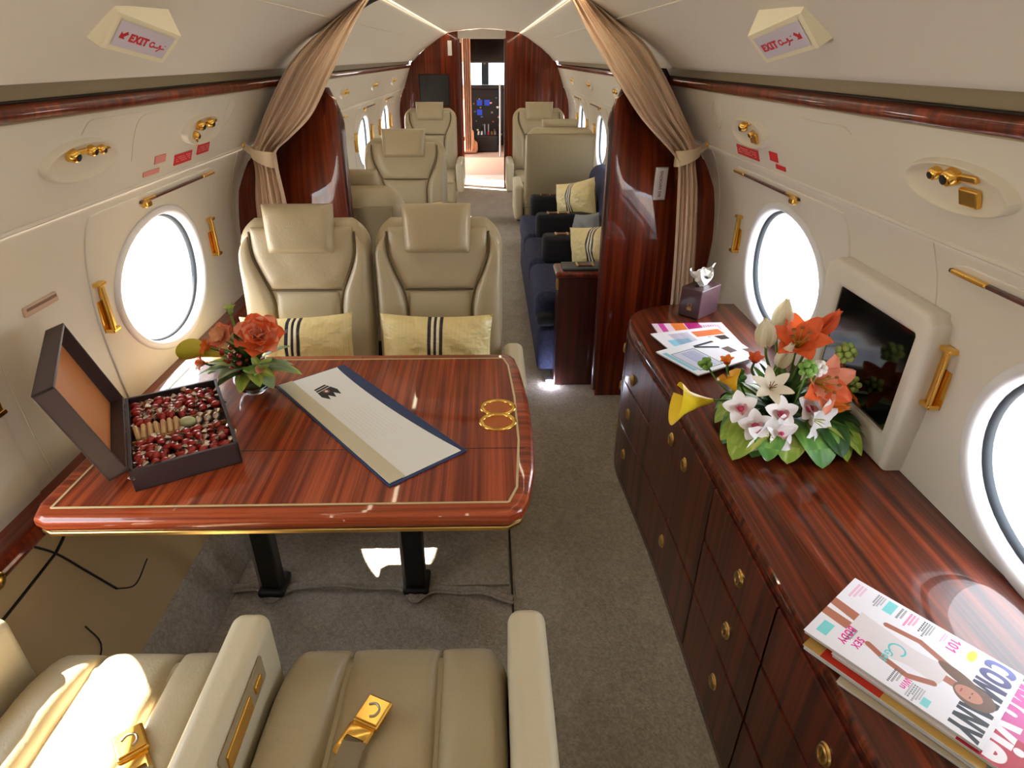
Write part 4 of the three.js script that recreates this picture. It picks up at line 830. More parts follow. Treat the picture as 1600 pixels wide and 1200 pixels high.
// ---------------------------------------------------------------- magazines, tissue box
function magazine(label, pos, turn, map, h = 0.006, w = 0.19, l = 0.265, group) {
  const g = thing('magazine', label, 'magazine', pos, turn, group);
  mesh(box(w - 0.003, h - 0.0008, l - 0.004, 0.0012, 1).translate(0.001, h / 2 - 0.0004, 0), MT.pages ??= phys(0xffffff, 0.8, { map: tex(64, 256, (u, v) => 0.62 + 0.3 * noise(u, v, 2, 120, 5), true, [4, 60]) }), 'pages', g);
  const c = new THREE.BoxGeometry(w, 0.0009, l, 1, 1, 1).translate(0, h, 0);
  mesh(c, [MT.paper, MT.paper, phys(0xffffff, 0.4, { map, specularIntensity: 0.6 }), MT.paper, MT.paper, MT.paper], 'cover', g);
  return g;
}
const scrawl = (x, px, py, n, w, h, c) => { x.fillStyle = c; for (let i = 0; i < n; i++) { let q = px; while (q < px + w * (0.7 + 0.3 * ((i * 7) % 3) / 2)) { const l = 5 + ((q * 13 + i * 29) % 13); x.fillRect(q, py + i * h * 1.5, l, h); q += l + 5; } } };
const coverCompany = canvasTex(760, 1060, (x, w, h) => {
  x.fillStyle = '#e6e3ea'; x.fillRect(0, 0, w, h);
  x.textAlign = 'left'; x.textBaseline = 'alphabetic';
  const g = x.createLinearGradient(0, 0, w, 0); g.addColorStop(0, '#6c6fb5'); g.addColorStop(0.4, '#3c3566'); g.addColorStop(0.62, '#17141c'); g.addColorStop(1, '#2c2c33');
  x.fillStyle = g; x.font = 'bold 205px sans-serif'; x.save(); x.translate(14, 190); x.scale(730 / x.measureText('COMPANY').width, 1.05); x.lineWidth = 12; x.strokeStyle = g; x.strokeText('COMPANY', 0, 0); x.fillText('COMPANY', 0, 0); x.restore();
  // figure: legs, white dress, arms, head with long brown hair
  x.fillStyle = '#b0705a'; x.beginPath(); x.moveTo(330, 830); x.lineTo(300, 1060); x.lineTo(380, 1060); x.lineTo(420, 840); x.fill(); x.beginPath(); x.moveTo(440, 830); x.lineTo(430, 1060); x.lineTo(510, 1060); x.lineTo(530, 820); x.fill();
  x.fillStyle = '#d9d0d3'; x.beginPath(); x.moveTo(300, 330); x.quadraticCurveTo(400, 290, 520, 330); x.quadraticCurveTo(470, 480, 540, 600); x.lineTo(590, 880); x.lineTo(290, 880); x.lineTo(330, 600); x.quadraticCurveTo(350, 460, 300, 330); x.fill();
  x.strokeStyle = '#a8664f'; x.lineCap = 'round'; x.lineJoin = 'round'; x.lineWidth = 44; x.beginPath(); x.moveTo(300, 330); x.lineTo(240, 520); x.lineTo(270, 720); x.stroke(); x.beginPath(); x.moveTo(515, 345); x.lineTo(585, 470); x.lineTo(565, 620); x.lineTo(530, 730); x.stroke();
  x.fillStyle = '#a8664f'; x.fillRect(385, 225, 60, 90);
  x.fillStyle = '#6d4a32'; x.beginPath(); x.ellipse(420, 150, 92, 112, 0, 0, 7); x.fill(); x.beginPath(); x.ellipse(335, 260, 44, 130, 0.25, 0, 7); x.fill();
  x.fillStyle = '#bd7f66'; x.beginPath(); x.ellipse(424, 178, 56, 74, 0, 0, 7); x.fill(); x.fillStyle = '#3a2a22'; x.fillRect(396, 162, 18, 6); x.fillRect(436, 162, 18, 6); x.fillStyle = '#a03c44'; x.fillRect(408, 214, 34, 8);
  x.fillStyle = '#d8d02c'; x.beginPath(); x.ellipse(96, 262, 56, 24, 0, 0, 7); x.fill();
  const txt = (s, px, py, size, c) => { x.font = 'bold ' + size + 'px sans-serif'; x.fillStyle = c; x.fillText(s, px, py); };
  txt('101', 30, 400, 84, '#e01e94'); scrawl(x, 30, 420, 2, 110, 10, '#d77fb4'); scrawl(x, 30, 500, 5, 150, 10, '#55585c'); scrawl(x, 30, 600, 3, 150, 14, '#e0508f'); scrawl(x, 30, 680, 2, 150, 14, '#3d3f44'); x.fillStyle = '#7fd0d4'; x.fillRect(30, 740, 130, 62); scrawl(x, 30, 820, 4, 140, 10, '#77797d'); scrawl(x, 40, 950, 3, 170, 16, '#e39ac0');
  txt('SEX', 520, 800, 66, '#e01e94'); txt('BODY', 470, 880, 72, '#e01e94'); scrawl(x, 480, 820, 2, 170, 12, '#413c42'); x.strokeStyle = '#62c0c6'; x.lineWidth = 12; x.beginPath(); x.arc(430, 590, 48, 0.6, 5.4); x.stroke(); txt('Get', 470, 640, 70, '#62c0c6'); txt('Win', 600, 470, 56, '#e01e94'); scrawl(x, 580, 490, 3, 140, 12, '#5b5d61'); x.fillStyle = '#7fd0d4'; x.fillRect(560, 940, 130, 70); x.fillRect(660, 300, 70, 44); scrawl(x, 610, 350, 6, 130, 9, '#85878b');
});
const coverMovie = canvasTex(760, 1060, (x, w, h) => {
  x.fillStyle = '#efe6ee'; x.fillRect(0, 0, w, h); x.fillStyle = '#b8223a'; x.fillRect(480, 0, 280, 330); x.fillStyle = '#cf4f95'; x.fillRect(330, 0, 150, 330);
  x.font = 'bold 250px sans-serif'; x.textBaseline = 'alphabetic';
  { const W = x.measureText('Movie').width, k = 735 / W; let q = 0; x.save(); x.translate(12, 262); x.scale(k, 1.1); x.lineWidth = 14;
    for (const ch of 'Movie') { const c = 'Mo'.includes(ch) ? '#d14fa0' : '#f3ecf2'; x.fillStyle = x.strokeStyle = c; x.strokeText(ch, q, 0); x.fillText(ch, q, 0); q += x.measureText(ch).width; } x.restore(); }
  scrawl(x, 60, 420, 12, 600, 20, '#8a6f86');
});
const plainCover = (bg, f) => canvasTex(512, 720, (x, w, h) => { x.fillStyle = bg; x.fillRect(0, 0, w, h); f(x, w, h); });
const magUp = [0.605, 0.796], magRt = [-0.796, 0.605], mTurn = Math.atan2(-0.605, -0.796);
const mp = (u, r, y) => [0.7406 + magUp[0] * u + magRt[0] * r, y, -0.6635 + magUp[1] * u + magRt[1] * r];
const cBlank = plainCover('#b9ae98', (x) => scrawl(x, 40, 60, 14, 420, 20, '#8b4a3a'));
magazine('bottom magazine of the near stack, its white edge sticking out furthest towards the aisle', mp(0.075, 0.028, CY), mTurn + 0.03, cBlank, 0.005);
magazine('thick worn magazine in the near stack with red and yellow cover edge showing', mp(0.012, 0.018, CY + 0.0065), mTurn - 0.015, plainCover('#c9a45a', (x, w, h) => { x.fillStyle = '#c2301f'; x.fillRect(w - 90, 380, 90, 260); scrawl(x, 40, 60, 14, 380, 20, '#7a5a2a'); }), 0.009);
magazine('white magazine with a large red and pink masthead, partly under the top magazine', mp(0.052, 0.004, CY + 0.0165), mTurn - 0.01, coverMovie, 0.0065);
magazine('top magazine of the near stack, COMPANY masthead and a woman in a white dress', mp(0, 0, CY + 0.024), mTurn, coverCompany, 0.006);
const fTurn = Math.atan2(0.472, 0.88) ;
const farTop = plainCover('#e6e6ee', (x, w, h) => { x.fillStyle = '#2c2c33'; x.fillRect(70, 100, 30, 240); x.save(); x.translate(150, 250); x.rotate(0.5); x.fillRect(-20, -120, 34, 230); x.restore(); x.fillStyle = '#5e4a3e'; x.fillRect(230, 60, 110, 90); x.fillStyle = '#c9cbe0'; x.fillRect(120, 380, 330, 250); scrawl(x, 140, 400, 9, 290, 12, '#8b90b8'); x.strokeStyle = '#4c6a4a'; x.lineWidth = 9; x.strokeRect(112, 372, 346, 266); x.fillStyle = '#8fc0d8'; x.fillRect(60, 650, 380, 50); });
const farMid = plainCover('#e9e4ea', (x, w, h) => { x.fillStyle = '#d9713a'; x.fillRect(60, 20, 120, 300); x.fillStyle = '#3a2c2a'; x.fillRect(200, 40, 90, 180); x.fillStyle = '#8ecbe0'; x.fillRect(180, 420, 260, 220); scrawl(x, 60, 360, 10, 380, 14, '#77709a'); });
const farBack = plainCover('#e3c9d6', (x, w, h) => { x.fillStyle = '#a8206a'; x.fillRect(0, 240, w, 150); x.fillStyle = '#e07a3a'; x.fillRect(0, 400, w, 130); x.fillStyle = '#c9469a'; x.fillRect(0, 600, w, 60); scrawl(x, 60, 60, 8, 380, 16, '#7a4a6a'); });
// local -z (the cover's head) turned to the wall
magazine('lowest magazine of the fan by the tissue box, pink and orange cover', [0.80, CY, -2.035], fTurn - 1.57 - 0.46, farBack, 0.006, 0.2, 0.27);
magazine('middle magazine of the fan by the tissue box, orange and blue cover', [0.785, CY + 0.0075, -1.955], fTurn - 1.57 - 0.25, farMid, 0.006, 0.2, 0.27);
magazine('top white magazine of the fan by the tissue box with dark strokes', [0.773, CY + 0.015, -1.829], fTurn - 1.57, farTop, 0.006, 0.195, 0.27);
{
  const g = thing('tissue_box', 'plum coloured cube tissue box with a white tissue on the cabinet end', 'tissue box', [0.876, CY + 0.001, -2.255], Math.atan2(0.66, 0.75));
  const b = mesh(box(0.14, 0.115, 0.09, 0.004).translate(0, 0.0575, 0), phys(0x4a3138, 0.35, { clearcoat: 0.4 }), 'box_body', g);
  mesh(extr(ell(0.042, 0.014, 28), 0.0015, 0.0004).rotateX(-Math.PI / 2).translate(0, 0.1145, 0), MT.dark, 'slot', g);
  mesh(join(tri(new THREE.TorusGeometry(0.008, 0.0012, 6, 16).rotateY(Math.PI / 2).translate(-0.0705, 0.05, 0)), box(0.0012, 0.012, 0.02, 0.0005).translate(-0.0704, 0.034, 0)), MT.brass, 'emblem', g);
  const ti = grid(36, 20, (u, v) => { const a = u * 2 * Math.PI, r = lerp(0.014, 0.045, v ** 0.8) * (1 + 0.28 * Math.sin(a * 3 + v * 2) + 0.16 * Math.sin(a * 7 - v * 5)); return [r * 1.25 * Math.cos(a) + 0.006 * Math.sin(v * 6), 0.112 + 0.062 * v + 0.012 * v * Math.sin(a * 2 + 1) + 0.008 * Math.sin(a * 5) * v, r * 0.8 * Math.sin(a)]; });
  const cr = grid(30, 12, (u, v) => { const a = u * 2 * Math.PI, r = 0.036 * v * (1 + 0.25 * Math.sin(a * 4 + 1)); return [r * 1.1 * Math.cos(a), 0.150 + 0.026 * (1 - v * v) + 0.012 * Math.sin(a * 3 + v * 8) * v, r * 0.8 * Math.sin(a)]; });
  mesh(tri(mergeGeometries([ti, cr])), phys(0xf4f4f2, 0.9), 'tissue', g);
}
// ---------------------------------------------------------------- flowers
function petalGeo(L, W, a0, a1, { cup = 0.3, tip = 0.5, ruffle = 0, base = 0.35, nu = 8, nv = 12, fold = 0 } = {}) {
  const path = [[0, 0]]; const n = nv;
  for (let i = 1; i <= n; i++) { const ph = R(lerp(a0, a1, (i - 0.5) / n)); path.push([path[i - 1][0] + L / n * Math.sin(ph), path[i - 1][1] + L / n * Math.cos(ph)]); }
  const g = grid(nu, nv, (u, v) => {
    const i = Math.min(n, Math.round(v * n)), [r, y] = path[i], ph = R(lerp(a0, a1, v));
    const w = W * (base * (1 - v) + (1 - base * (1 - v)) * Math.sin(Math.PI * Math.min(1, 0.06 + 0.94 * v ** 0.8)) ** 0.7) * (v > 0.93 ? 1 - tip * ((v - 0.93) / 0.07) : 1);
    const q = 2 * u - 1, x = q * w / 2, off = cup * (q * q) * w * 0.5 + ruffle * Math.sin(v * 19 + q * 3) * q * q * v + fold * Math.abs(q) * w * 0.4;
    return [x, y + off * Math.sin(ph), r - off * Math.cos(ph)];   // outward is +z
  });
  return tri(g);
}
const UP = V3(0, 1, 0);
function flower(name, label, pos, dir, layers, { stemTo, stemMat, centre, group, cat = 'flower' } = {}) {
  const g = thing(name, label, cat, pos, 0, group);
  const Q = new THREE.Quaternion().setFromUnitVectors(UP, V3(...dir).normalize());
  for (const { n, geo, m, turn = 0, part = 'petal', arc = 360 } of layers) for (let i = 0; i < n; i++) {
    const p = mesh(geo, Array.isArray(m) ? m[i % m.length] : m, part, g);
    p.quaternion.copy(Q).multiply(new THREE.Quaternion().setFromAxisAngle(UP, R(turn + i * arc / n)));
  }
  if (centre) for (const [geo, m, nm] of centre) { const c = mesh(geo, m, nm, g); c.quaternion.copy(Q); }
  if (stemTo) {
    const d = V3(...dir).normalize().multiplyScalar(-0.03), e = V3(...stemTo).sub(V3(...pos));
    mesh(tube([[0, 0, 0], d.toArray(), [e.x * 0.6 + d.x, e.y * 0.45 + d.y, e.z * 0.6 + d.z], e.toArray()], 0.0035, 20, 6), stemMat ?? F.stem, 'stem', g);
  }
  return g;
}
const leafy = (c, o = {}) => phys(c, 0.45, { transmission: 0.15, thickness: 0, ...o });
const leafMap = (a, b, s) => leafy(0xffffff, { map: tex(128, 128, (u, v) => mix3(hex(a), hex(b), sm(0.3, 0.75, 0.6 * noise(u, v, 10, 4, s) + 0.4 * noise(u, v, 26, 9, s + 1))), true, [6, 5]) });
const F = {
  stem: phys(0x5d8436, 0.6), leafL: leafMap(0x8fb03e, 0xd2d678, 201), leafM: leafMap(0x4f8a38, 0x7fae52, 203), leafD: leafMap(0x264e20, 0x3f6e30, 205), leafG: leafy(0x8aa07a),
  coral: leafy(0xee6a36, { transmission: 0.1 }), coralL: leafy(0xf09a7c, { transmission: 0.1 }), orange: leafy(0xf0851c), gold: leafy(0xf0b424), yellow: leafy(0xf7d81e), ygreen: leafy(0xc9c136),
  white: leafy(0xf8f4f5, { transmission: 0.05 }), cream: leafy(0xf9f4e0, { transmission: 0.4 }), pink: phys(0xb8375e, 0.5), lip: phys(0xd9a0a8, 0.5), berry: phys(0xa8281c, 0.3, { clearcoat: 0.6 }), bud: phys(0xaac46a, 0.6), anther: phys(0x8a5a22, 0.8), green: phys(0x7fae52, 0.6),
};
const spotted = (() => { const t = canvasTex(128, 256, (x, w, h) => { x.fillStyle = '#efe7d6'; x.fillRect(0, 0, w, h); x.fillStyle = '#c9cf8a'; x.fillRect(w * 0.38, 0, w * 0.24, h); x.fillStyle = '#9a3a34'; for (let i = 0; i < 34; i++) x.fillRect((i * 53) % w, 60 + (i * 37) % 150, 5, 9); }); return leafy(0xffffff, { map: t, transmission: 0 }); })();
const uvPetal = (g) => g;                                     // petals keep metre uv unless mapped
function mappedPetal(...a) { const g = petalGeo(...a); return g; }
const star = (L, r = 0.003) => tri(mergeGeometries(Array.from({ length: 6 }, (_, i) => { const a = i / 6 * 6.283; return new THREE.TubeGeometry(new THREE.CatmullRomCurve3([V3(0, 0, 0), V3(Math.cos(a) * L * 0.12, L * 0.5, Math.sin(a) * L * 0.12), V3(Math.cos(a) * L * 0.3, L, Math.sin(a) * L * 0.3)]), 8, r * 0.5, 5, false); })));
const anthers = (L, r) => tri(mergeGeometries(Array.from({ length: 6 }, (_, i) => { const a = i / 6 * 6.283; return new THREE.SphereGeometry(r, 8, 6).scale(1.6, 0.8, 1).translate(Math.cos(a) * L * 0.3, L, Math.sin(a) * L * 0.3); })));
function callaGeo(L, r) {                                       // rolled spathe opening along +y
  const f = (k) => (u, v) => { const a = lerp(-2.9, 2.9, u), c = Math.cos(a / 2), rad = lerp(0.15, 1, v ** 1.3) * r * (1 + 0.4 * sm(0.75, 1, v)) + k; const y = v * L * (0.72 + 0.34 * c * c) + 0.012 * c * sm(0.8, 1, v); return [rad * Math.sin(a) * (1 + 0.05 * u), y, rad * Math.cos(a) + 0.25 * r * v * c]; };
  return tri(mergeGeometries([grid(26, 16, f(0)), grid(26, 16, f(-0.0012), true)]));
}
const spadix = (L) => T(lathe([[0, 0], [0.005, 0.005], [0.0055, L * 0.6], [0.003, L * 0.75], [0, L * 0.78]], 12), 0, 0.015, 0);
const C0 = [0.84, 0.68, -1.40];
// right-hand arrangement
const lily = petalGeo(0.105, 0.060, 18, 82, { cup: 0.35, ruffle: 0.003 }), lilyN = petalGeo(0.10, 0.042, 22, 88, { cup: 0.3, ruffle: 0.003 });
const lilyCentre = [[star(0.07), F.ygreen, 'stamen'], [anthers(0.07, 0.004), F.anther, 'anther']];
flower('amaryllis', 'large coral trumpet bloom, upper of two in the arrangement by the monitor', [0.845, 0.880, -1.42], [-0.25, 0.8, 0.5], [{ n: 3, geo: lily, m: F.coral }, { n: 3, geo: lily, m: F.coral, turn: 60 }], { stemTo: C0, centre: lilyCentre });
flower('amaryllis', 'lighter coral bloom facing the camera beneath the upper coral bloom', [0.865, 0.825, -1.345], [0.15, 0.35, 0.9], [{ n: 3, geo: lily, m: F.coralL }, { n: 3, geo: lily, m: [F.coral, F.coralL], turn: 60 }], { stemTo: C0, centre: lilyCentre });
const budG = petalGeo(0.075, 0.034, 8, 4, { cup: 0.9 }), budC = petalGeo(0.085, 0.046, 14, -6, { cup: 0.9 });
flower('coral_bud', 'narrow coral bud reaching up in front of the black wall screen', [0.895, 0.925, -1.42], [0.5, 0.8, 0], [{ n: 4, geo: budG, m: F.coral }], { stemTo: C0, cat: 'flower bud' });
flower('lily_bud', 'cream lily bud left of the upper coral bloom', [0.763, 0.890, -1.42], [-0.25, 1, 0.1], [{ n: 5, geo: budC, m: F.cream }], { stemTo: C0, cat: 'flower bud' });
flower('lily_bud', 'cream lily bud standing highest, against the bright window', [0.803, 0.925, -1.45], [0.05, 1, 0], [{ n: 5, geo: budC, m: F.cream }], { stemTo: C0, cat: 'flower bud' });
flower('lily_bud', 'slim pale closed bud just beneath the cream lily buds', [0.788, 0.850, -1.38], [0.2, 1, 0.2], [{ n: 4, geo: budG, m: F.cream }], { stemTo: C0, cat: 'flower bud' });
const starP = petalGeo(0.062, 0.028, 45, 80, { cup: 0.2, tip: 0.9 });
flower('spotted_lily', 'cream star-shaped bloom with dark spots in the middle of the arrangement', [0.752, 0.812, -1.33], [-0.1, 0.75, 0.6], [{ n: 6, geo: starP, m: spotted }], { stemTo: C0, centre: [[star(0.03, 0.002), F.anther, 'stamen']] });
const orP = petalGeo(0.046, 0.034, 62, 88, { cup: 0.15, tip: 0.5 }), orLip = petalGeo(0.030, 0.030, 25, 60, { cup: 0.8, ruffle: 0.002 });
const orchid = (label, pos, dir, m = F.white, k = 1) => { const g = flower('orchid', label, pos, dir, [{ n: 5, geo: orP, m, turn: 36 }, { n: 1, geo: orLip, m: F.lip, part: 'lip' }], { stemTo: C0, centre: [[T(tri(new THREE.SphereGeometry(0.009, 12, 8).scale(1, 1.3, 1)), 0, 0.008, 0.004), F.pink, 'throat']] }); return g; };
orchid('white orchid with a pink throat, leftmost of the orchids', [0.672, 0.778, -1.30], [-0.25, 0.45, 0.85]);
orchid('white orchid with a dark pink throat in the centre of the arrangement', [0.768, 0.770, -1.285], [0.0, 0.5, 0.85]);
orchid('small white orchid under the leftmost orchid', [0.705, 0.745, -1.272], [-0.2, 0.3, 0.9]);
orchid('white orchid with a bright pink throat, lowest in the middle', [0.765, 0.733, -1.262], [0.1, 0.3, 0.9]);
orchid('white orchid with a green throat to the right of the central orchid', [0.842, 0.775, -1.30], [0.35, 0.5, 0.75]);
const wideP = petalGeo(0.065, 0.048, 30, 85, { cup: 0.4 });
const whP = petalGeo(0.075, 0.040, 40, 85, { cup: 0.25, tip: 0.9, ruffle: 0.002 });
flower('white_lily', 'white pointed lily bloom hanging over the leafy bowl at the front', [0.735, 0.722, -1.272], [-0.05, 0.05, 1], [{ n: 6, geo: whP, m: F.white }], { stemTo: C0, centre: [[star(0.035, 0.002), F.ygreen, 'stamen']] });
flower('white_lily', 'white lily bloom at the front, nearest the wall screen', [0.848, 0.752, -1.285], [0.5, 0.1, 0.8], [{ n: 6, geo: whP, m: F.white, turn: 20 }], { stemTo: C0, centre: [[star(0.035, 0.002), F.ygreen, 'stamen']] });
flower('yellow_calla', 'bright yellow calla leaning out over the cabinet edge', [0.635, 0.748, -1.385], [-1, 0.12, 0.25], [], { centre: [[callaGeo(0.118, 0.038), F.yellow, 'spathe'], [spadix(0.08), F.gold, 'spadix']], stemTo: C0 });
flower('golden_calla', 'golden calla next to the leftmost orchid', [0.680, 0.790, -1.355], [-0.5, 0.85, 0.1], [], { centre: [[callaGeo(0.065, 0.022), F.gold, 'spathe'], [spadix(0.06), F.gold, 'spadix']], stemTo: C0 });
flower('orange_tulip', 'orange tulip bud pointing at the black wall screen', [0.885, 0.762, -1.33], [0.9, 0.15, 0.4], [{ n: 5, geo: budG, m: F.orange }], { stemTo: C0, cat: 'flower bud' });
flower('orange_lily', 'dark orange open lily behind the orange tulip bud', [0.93, 0.785, -1.38], [0.8, 0.5, 0.3], [{ n: 6, geo: lilyN, m: leafy(0xc05a14) }], { stemTo: C0 });
flower('orange_bloom', 'small orange bloom in front of the fanned magazines', [0.685, 0.822, -1.45], [-0.3, 1, 0.1], [{ n: 5, geo: petalGeo(0.03, 0.02, 20, 70), m: F.orange }], { stemTo: C0 });
flower('orange_bloom', 'small orange red bloom beneath the cream lily buds', [0.742, 0.842, -1.42], [-0.1, 1, 0.3], [{ n: 5, geo: petalGeo(0.034, 0.022, 20, 70), m: F.coral }], { stemTo: C0 });
const cluster = (name, label, pos, n, rad, r, m, stemTo) => { const g = thing(name, label, 'flower', pos); const s = tri(new THREE.IcosahedronGeometry(r, 1)); for (let i = 0; i < n; i++) { const a = i * 2.4, y = 1 - 2 * (i + 0.5) / n, q = Math.sqrt(1 - y * y); mesh(s, m, name === 'berry_sprig' ? 'berry' : 'floret', g).position.set(rad * q * Math.cos(a), rad * y, rad * q * Math.sin(a)); } const e = V3(...stemTo).sub(V3(...pos)); mesh(tube([[0, 0, 0], [e.x * 0.3, e.y * 0.55, e.z * 0.3], e.toArray()], 0.003, 14, 6), F.stem, 'stem', g); return g; };
cluster('green_floret_head', 'pale green floret head standing in front of the black wall screen', [0.955, 0.885, -1.385], 16, 0.020, 0.009, F.bud, C0);
cluster('green_floret_head', 'green floret head before the lower coral bloom', [0.80, 0.900, -1.27], 14, 0.016, 0.008, F.green, C0);
cluster('green_floret_head', 'white floret head beside the green one before the coral bloom', [0.832, 0.895, -1.28], 12, 0.014, 0.008, F.white, C0);
cluster('green_floret_head', 'green floret sprig lower right before the wall screen', [0.985, 0.80, -1.37], 10, 0.018, 0.008, F.bud, C0);
cluster('green_floret_head', 'green floret sprig over the white fanned magazine', [0.645, 0.80, -1.50], 9, 0.014, 0.008, F.green, C0);
cluster('green_floret_head', 'green floret sprig behind the golden calla', [0.705, 0.80, -1.42], 10, 0.018, 0.009, F.leafM, C0);
// leaf-wrapped bowl
function leafGeo(L, W, a0, a1, twist = 0) { const g = petalGeo(L, W, a0, a1, { cup: -0.15, tip: 0.7, base: 0.35, fold: 0.35, nu: 8, nv: 14 }); return g; }
{
  const g = thing('leaf_bowl', 'low bowl wrapped in broad green leaves holding the large arrangement', 'bowl', [0.84, CY + 0.001, -1.395]);
  mesh(lathe([[0, 0.004], [0.085, 0], [0.10, 0.01], [0.115, 0.055], [0.112, 0.058], [0.09, 0.05], [0, 0.052]], 40), phys(0x3c5a2c, 0.6), 'bowl_body', g);
  const mats = [F.leafM, F.leafL, F.leafD, F.leafM, F.leafL, leafy(0x4f8a4a)];
  for (let i = 0; i < 14; i++) {
    const a = i / 14 * 360 + 8, m = mesh(leafGeo(rr(0.15, 0.18), rr(0.09, 0.12), 66, 165), mats[i % 6], 'leaf', g);
    m.rotation.y = R(a); m.position.set(0.055 * Math.sin(R(a)), rr(0.062, 0.072), 0.055 * Math.cos(R(a)));
    const b = m.position; b.y += 0;
  }
  for (let i = 0; i < 8; i++) { const a = i * 45 + 20, m = mesh(leafGeo(0.10, 0.07, 95, 100), mats[(i + 1) % 6], 'leaf', g); m.rotation.y = R(a); m.position.set(0.085 * Math.sin(R(a)) - 0.02 * Math.sin(R(a)), 0.035, 0.065 * Math.cos(R(a))); }
}
const leafSpray = (label, pos, list, k = 1) => { const g = thing('leaf_sprig', label, 'leaf', pos); g.scale.setScalar(k); for (const [L, W, a0, a1, yaw, m, dy = 0] of list) { const q = mesh(leafGeo(L, W, a0, a1), m, 'leaf', g); q.rotation.y = R(yaw); q.position.y = dy; } return g; };
leafSpray('broad yellow-green leaves spilling at the front left of the large arrangement', [0.76, 0.725, -1.335], [[0.17, 0.10, 78, 150, -48, F.leafL], [0.15, 0.09, 72, 150, -15, F.leafM], [0.14, 0.08, 78, 145, -75, F.leafL], [0.12, 0.05, 60, 110, -85, F.leafM], [0.12, 0.05, 55, 100, -110, F.leafD]]);
leafSpray('dark and yellow-green leaves spilling at the front right of the large arrangement', [0.89, 0.725, -1.345], [[0.16, 0.09, 76, 150, 40, F.leafL], [0.15, 0.09, 72, 145, 10, F.leafD], [0.15, 0.09, 74, 140, 70, F.leafM], [0.13, 0.08, 65, 130, 75, F.leafD], [0.11, 0.05, 50, 90, 95, F.leafL], [0.12, 0.07, 60, 120, 100, F.leafD]]);
leafSpray('dark upright leaves filling the middle of the large arrangement', [0.82, 0.70, -1.39], [[0.14, 0.05, 10, 40, -70, F.leafD], [0.15, 0.05, 8, 45, -30, F.leafD], [0.15, 0.05, 10, 50, 20, F.leafM], [0.14, 0.05, 12, 50, 60, F.leafD], [0.16, 0.05, 8, 40, 120, F.leafD], [0.16, 0.05, 8, 40, 180, F.leafM], [0.16, 0.05, 10, 45, 240, F.leafD], [0.13, 0.045, 30, 70, -55, F.leafD], [0.13, 0.045, 30, 75, 0, F.leafD], [0.13, 0.045, 30, 70, 40, F.leafM], [0.15, 0.04, 35, 65, -95, F.leafD], [0.14, 0.04, 35, 65, 80, F.leafD], [0.17, 0.035, 55, 85, -88, F.leafM], [0.17, 0.035, 45, 80, -75, F.leafD], [0.15, 0.04, 50, 85, -60, F.leafD], [0.15, 0.035, 55, 75, 95, F.leafL], [0.16, 0.03, 30, 55, 105, F.leafM], [0.15, 0.04, 20, 60, -140, F.leafM]]);
// vase and left-hand arrangement
{
  const g = thing('glass_vase', 'small round clear glass vase holding the bouquet on the table', 'vase', [-0.628, TY + 0.001, -1.548]);
  const prof = [[0, 0.004], [0.022, 0.003], [0.026, 0], [0.03, 0.004], [0.044, 0.018], [0.053, 0.042], [0.050, 0.068], [0.042, 0.084], [0.046, 0.094], [0.044, 0.095], [0.039, 0.084], [0.047, 0.067], [0.050, 0.042], [0.041, 0.021], [0.026, 0.009], [0, 0.008]];
  mesh(lathe(prof, 40), phys(0xffffff, 0.02, { transmission: 1, thickness: 0.004, ior: 1.45 }), 'vase_glass', g);
  mesh(lathe([[0, 0.012], [0.03, 0.014], [0.046, 0.03], [0.048, 0.042], [0.044, 0.06], [0, 0.06]], 32), leafy(0x31582e, { transmission: 0 }), 'rolled_leaf', g);
}
const V0 = [-0.628, 0.745, -1.548];
const roseO = petalGeo(0.075, 0.075, 55, 88, { cup: 0.25, ruffle: 0.006 }), roseM = petalGeo(0.06, 0.062, 30, 66, { cup: 0.4, ruffle: 0.006 }), roseI = petalGeo(0.046, 0.045, 8, 30, { cup: 0.6, ruffle: 0.004 });
flower('coral_rose', 'large ruffled coral bloom, biggest in the small table bouquet', [-0.588, 0.862, -1.555], [0.15, 0.75, 0.6], [{ n: 7, geo: roseO, m: [F.coral, F.coralL] }, { n: 6, geo: roseM, m: [F.coral, F.coralL, F.coral], turn: 25 }, { n: 5, geo: roseI, m: F.coralL, turn: 10 }], { stemTo: V0 });
const k6 = (g, s) => g.clone().scale(s, s, s);
flower('peach_bloom', 'smaller peach bloom beside the window in the table bouquet', [-0.690, 0.868, -1.56], [-0.3, 0.6, 0.7], [{ n: 6, geo: k6(roseO, 0.55), m: F.coralL }, { n: 5, geo: k6(roseM, 0.6), m: leafy(0xf2b48c), turn: 30 }], { stemTo: V0 });
flower('green_calla', 'yellow-green calla pointing at the window in the table bouquet', [-0.685, 0.815, -1.54], [-0.97, 0.2, -0.1], [], { centre: [[callaGeo(0.105, 0.022), F.ygreen, 'spathe'], [spadix(0.08), F.yellow, 'spadix']], stemTo: V0 });
flower('green_bud', 'green star bud standing tallest in the table bouquet', [-0.655, 0.935, -1.56], [0.0, 1, 0.1], [{ n: 6, geo: petalGeo(0.03, 0.018, 15, 60), m: F.bud }], { stemTo: V0 });
flower('green_orchid', 'yellow-green orchid low on the aisle side of the table bouquet', [-0.585, 0.795, -1.505], [0.3, 0.4, 0.85], [{ n: 5, geo: petalGeo(0.045, 0.024, 60, 92), m: [F.bud, F.leafL] }, { n: 1, geo: k6(orLip, 0.8), m: F.coralL, part: 'lip' }], { stemTo: V0 });
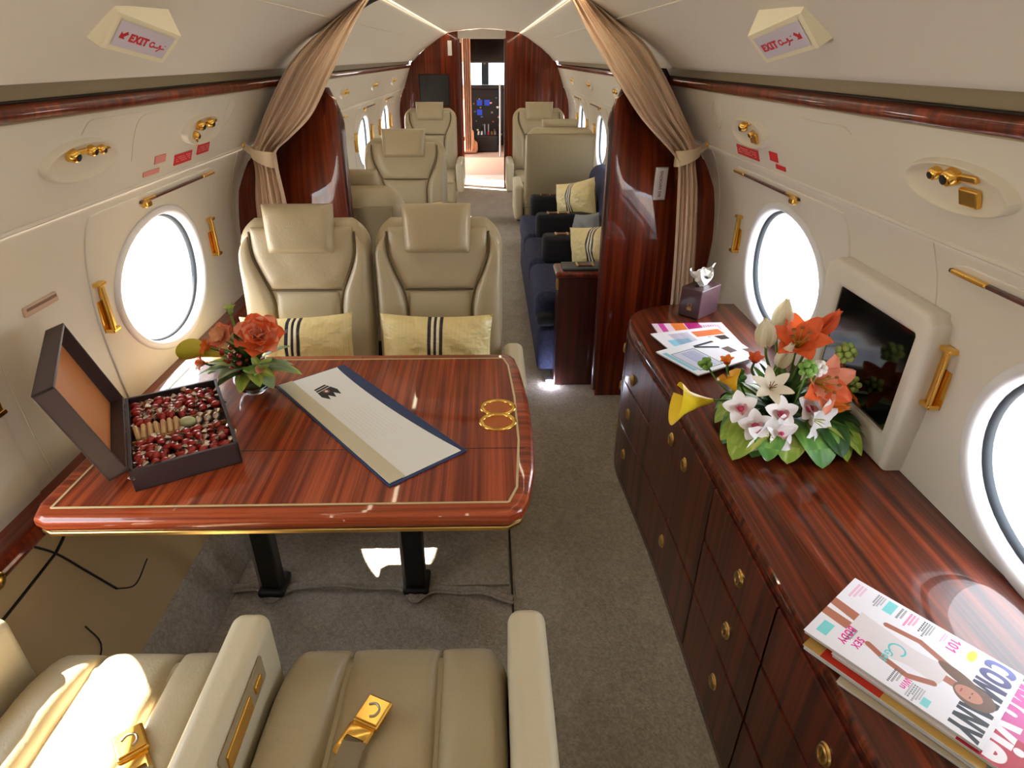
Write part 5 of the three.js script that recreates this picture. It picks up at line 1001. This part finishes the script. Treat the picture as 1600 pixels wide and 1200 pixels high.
flower('orange_bloom', 'small orange bloom next to the peach bloom by the window', [-0.725, 0.842, -1.54], [-0.6, 0.5, 0.5], [{ n: 6, geo: petalGeo(0.034, 0.022, 30, 80), m: [F.orange, F.coral] }], { stemTo: V0 });
flower('orange_bloom', 'small orange red bloom lowest at the window side of the bouquet', [-0.745, 0.80, -1.53], [-0.6, 0.4, 0.6], [{ n: 6, geo: petalGeo(0.03, 0.02, 30, 80), m: [F.coral, F.cream] }], { stemTo: V0 });
cluster('berry_sprig', 'sprig of dark red berries in the middle of the table bouquet', [-0.648, 0.805, -1.515], 12, 0.026, 0.0075, F.berry, V0);
cluster('berry_sprig', 'sprig of red berries under the peach bloom', [-0.668, 0.835, -1.52], 8, 0.02, 0.007, F.berry, V0);
leafSpray('green and grey-green leaves around the rim of the glass vase', [-0.628, 0.765, -1.548], [[0.11, 0.045, 55, 110, 80, F.leafG], [0.10, 0.04, 60, 120, 110, F.leafG], [0.10, 0.04, 50, 130, 30, F.leafL], [0.09, 0.04, 60, 140, 0, F.leafL], [0.10, 0.04, 50, 110, -60, F.leafG], [0.10, 0.04, 50, 120, -100, F.leafM], [0.11, 0.04, 30, 70, -20, F.leafM], [0.11, 0.04, 25, 70, 55, F.leafD], [0.10, 0.04, 20, 60, 150, F.leafD], [0.12, 0.03, 15, 40, 200, F.leafD], [0.12, 0.035, 12, 45, -30, F.leafD], [0.11, 0.035, 15, 50, 10, F.leafD], [0.11, 0.05, 40, 95, 60, F.leafG], [0.10, 0.05, 45, 100, -80, F.leafL], [0.10, 0.045, 40, 90, 20, F.leafM], [0.10, 0.04, 55, 120, -30, F.leafD], [0.09, 0.04, 50, 110, -130, F.leafG], [0.10, 0.04, 20, 60, -60, F.leafM], [0.12, 0.03, 5, 30, -10, F.leafD], [0.13, 0.04, 60, 110, 75, F.leafG], [0.12, 0.05, 70, 125, 95, F.leafL], [0.12, 0.04, 55, 115, -70, F.leafL], [0.13, 0.04, 35, 80, 85, F.leafM], [0.12, 0.045, 45, 100, -15, F.leafG], [0.11, 0.05, 60, 130, 45, F.leafG]], 1.2);
renderer.render(scene, camera);
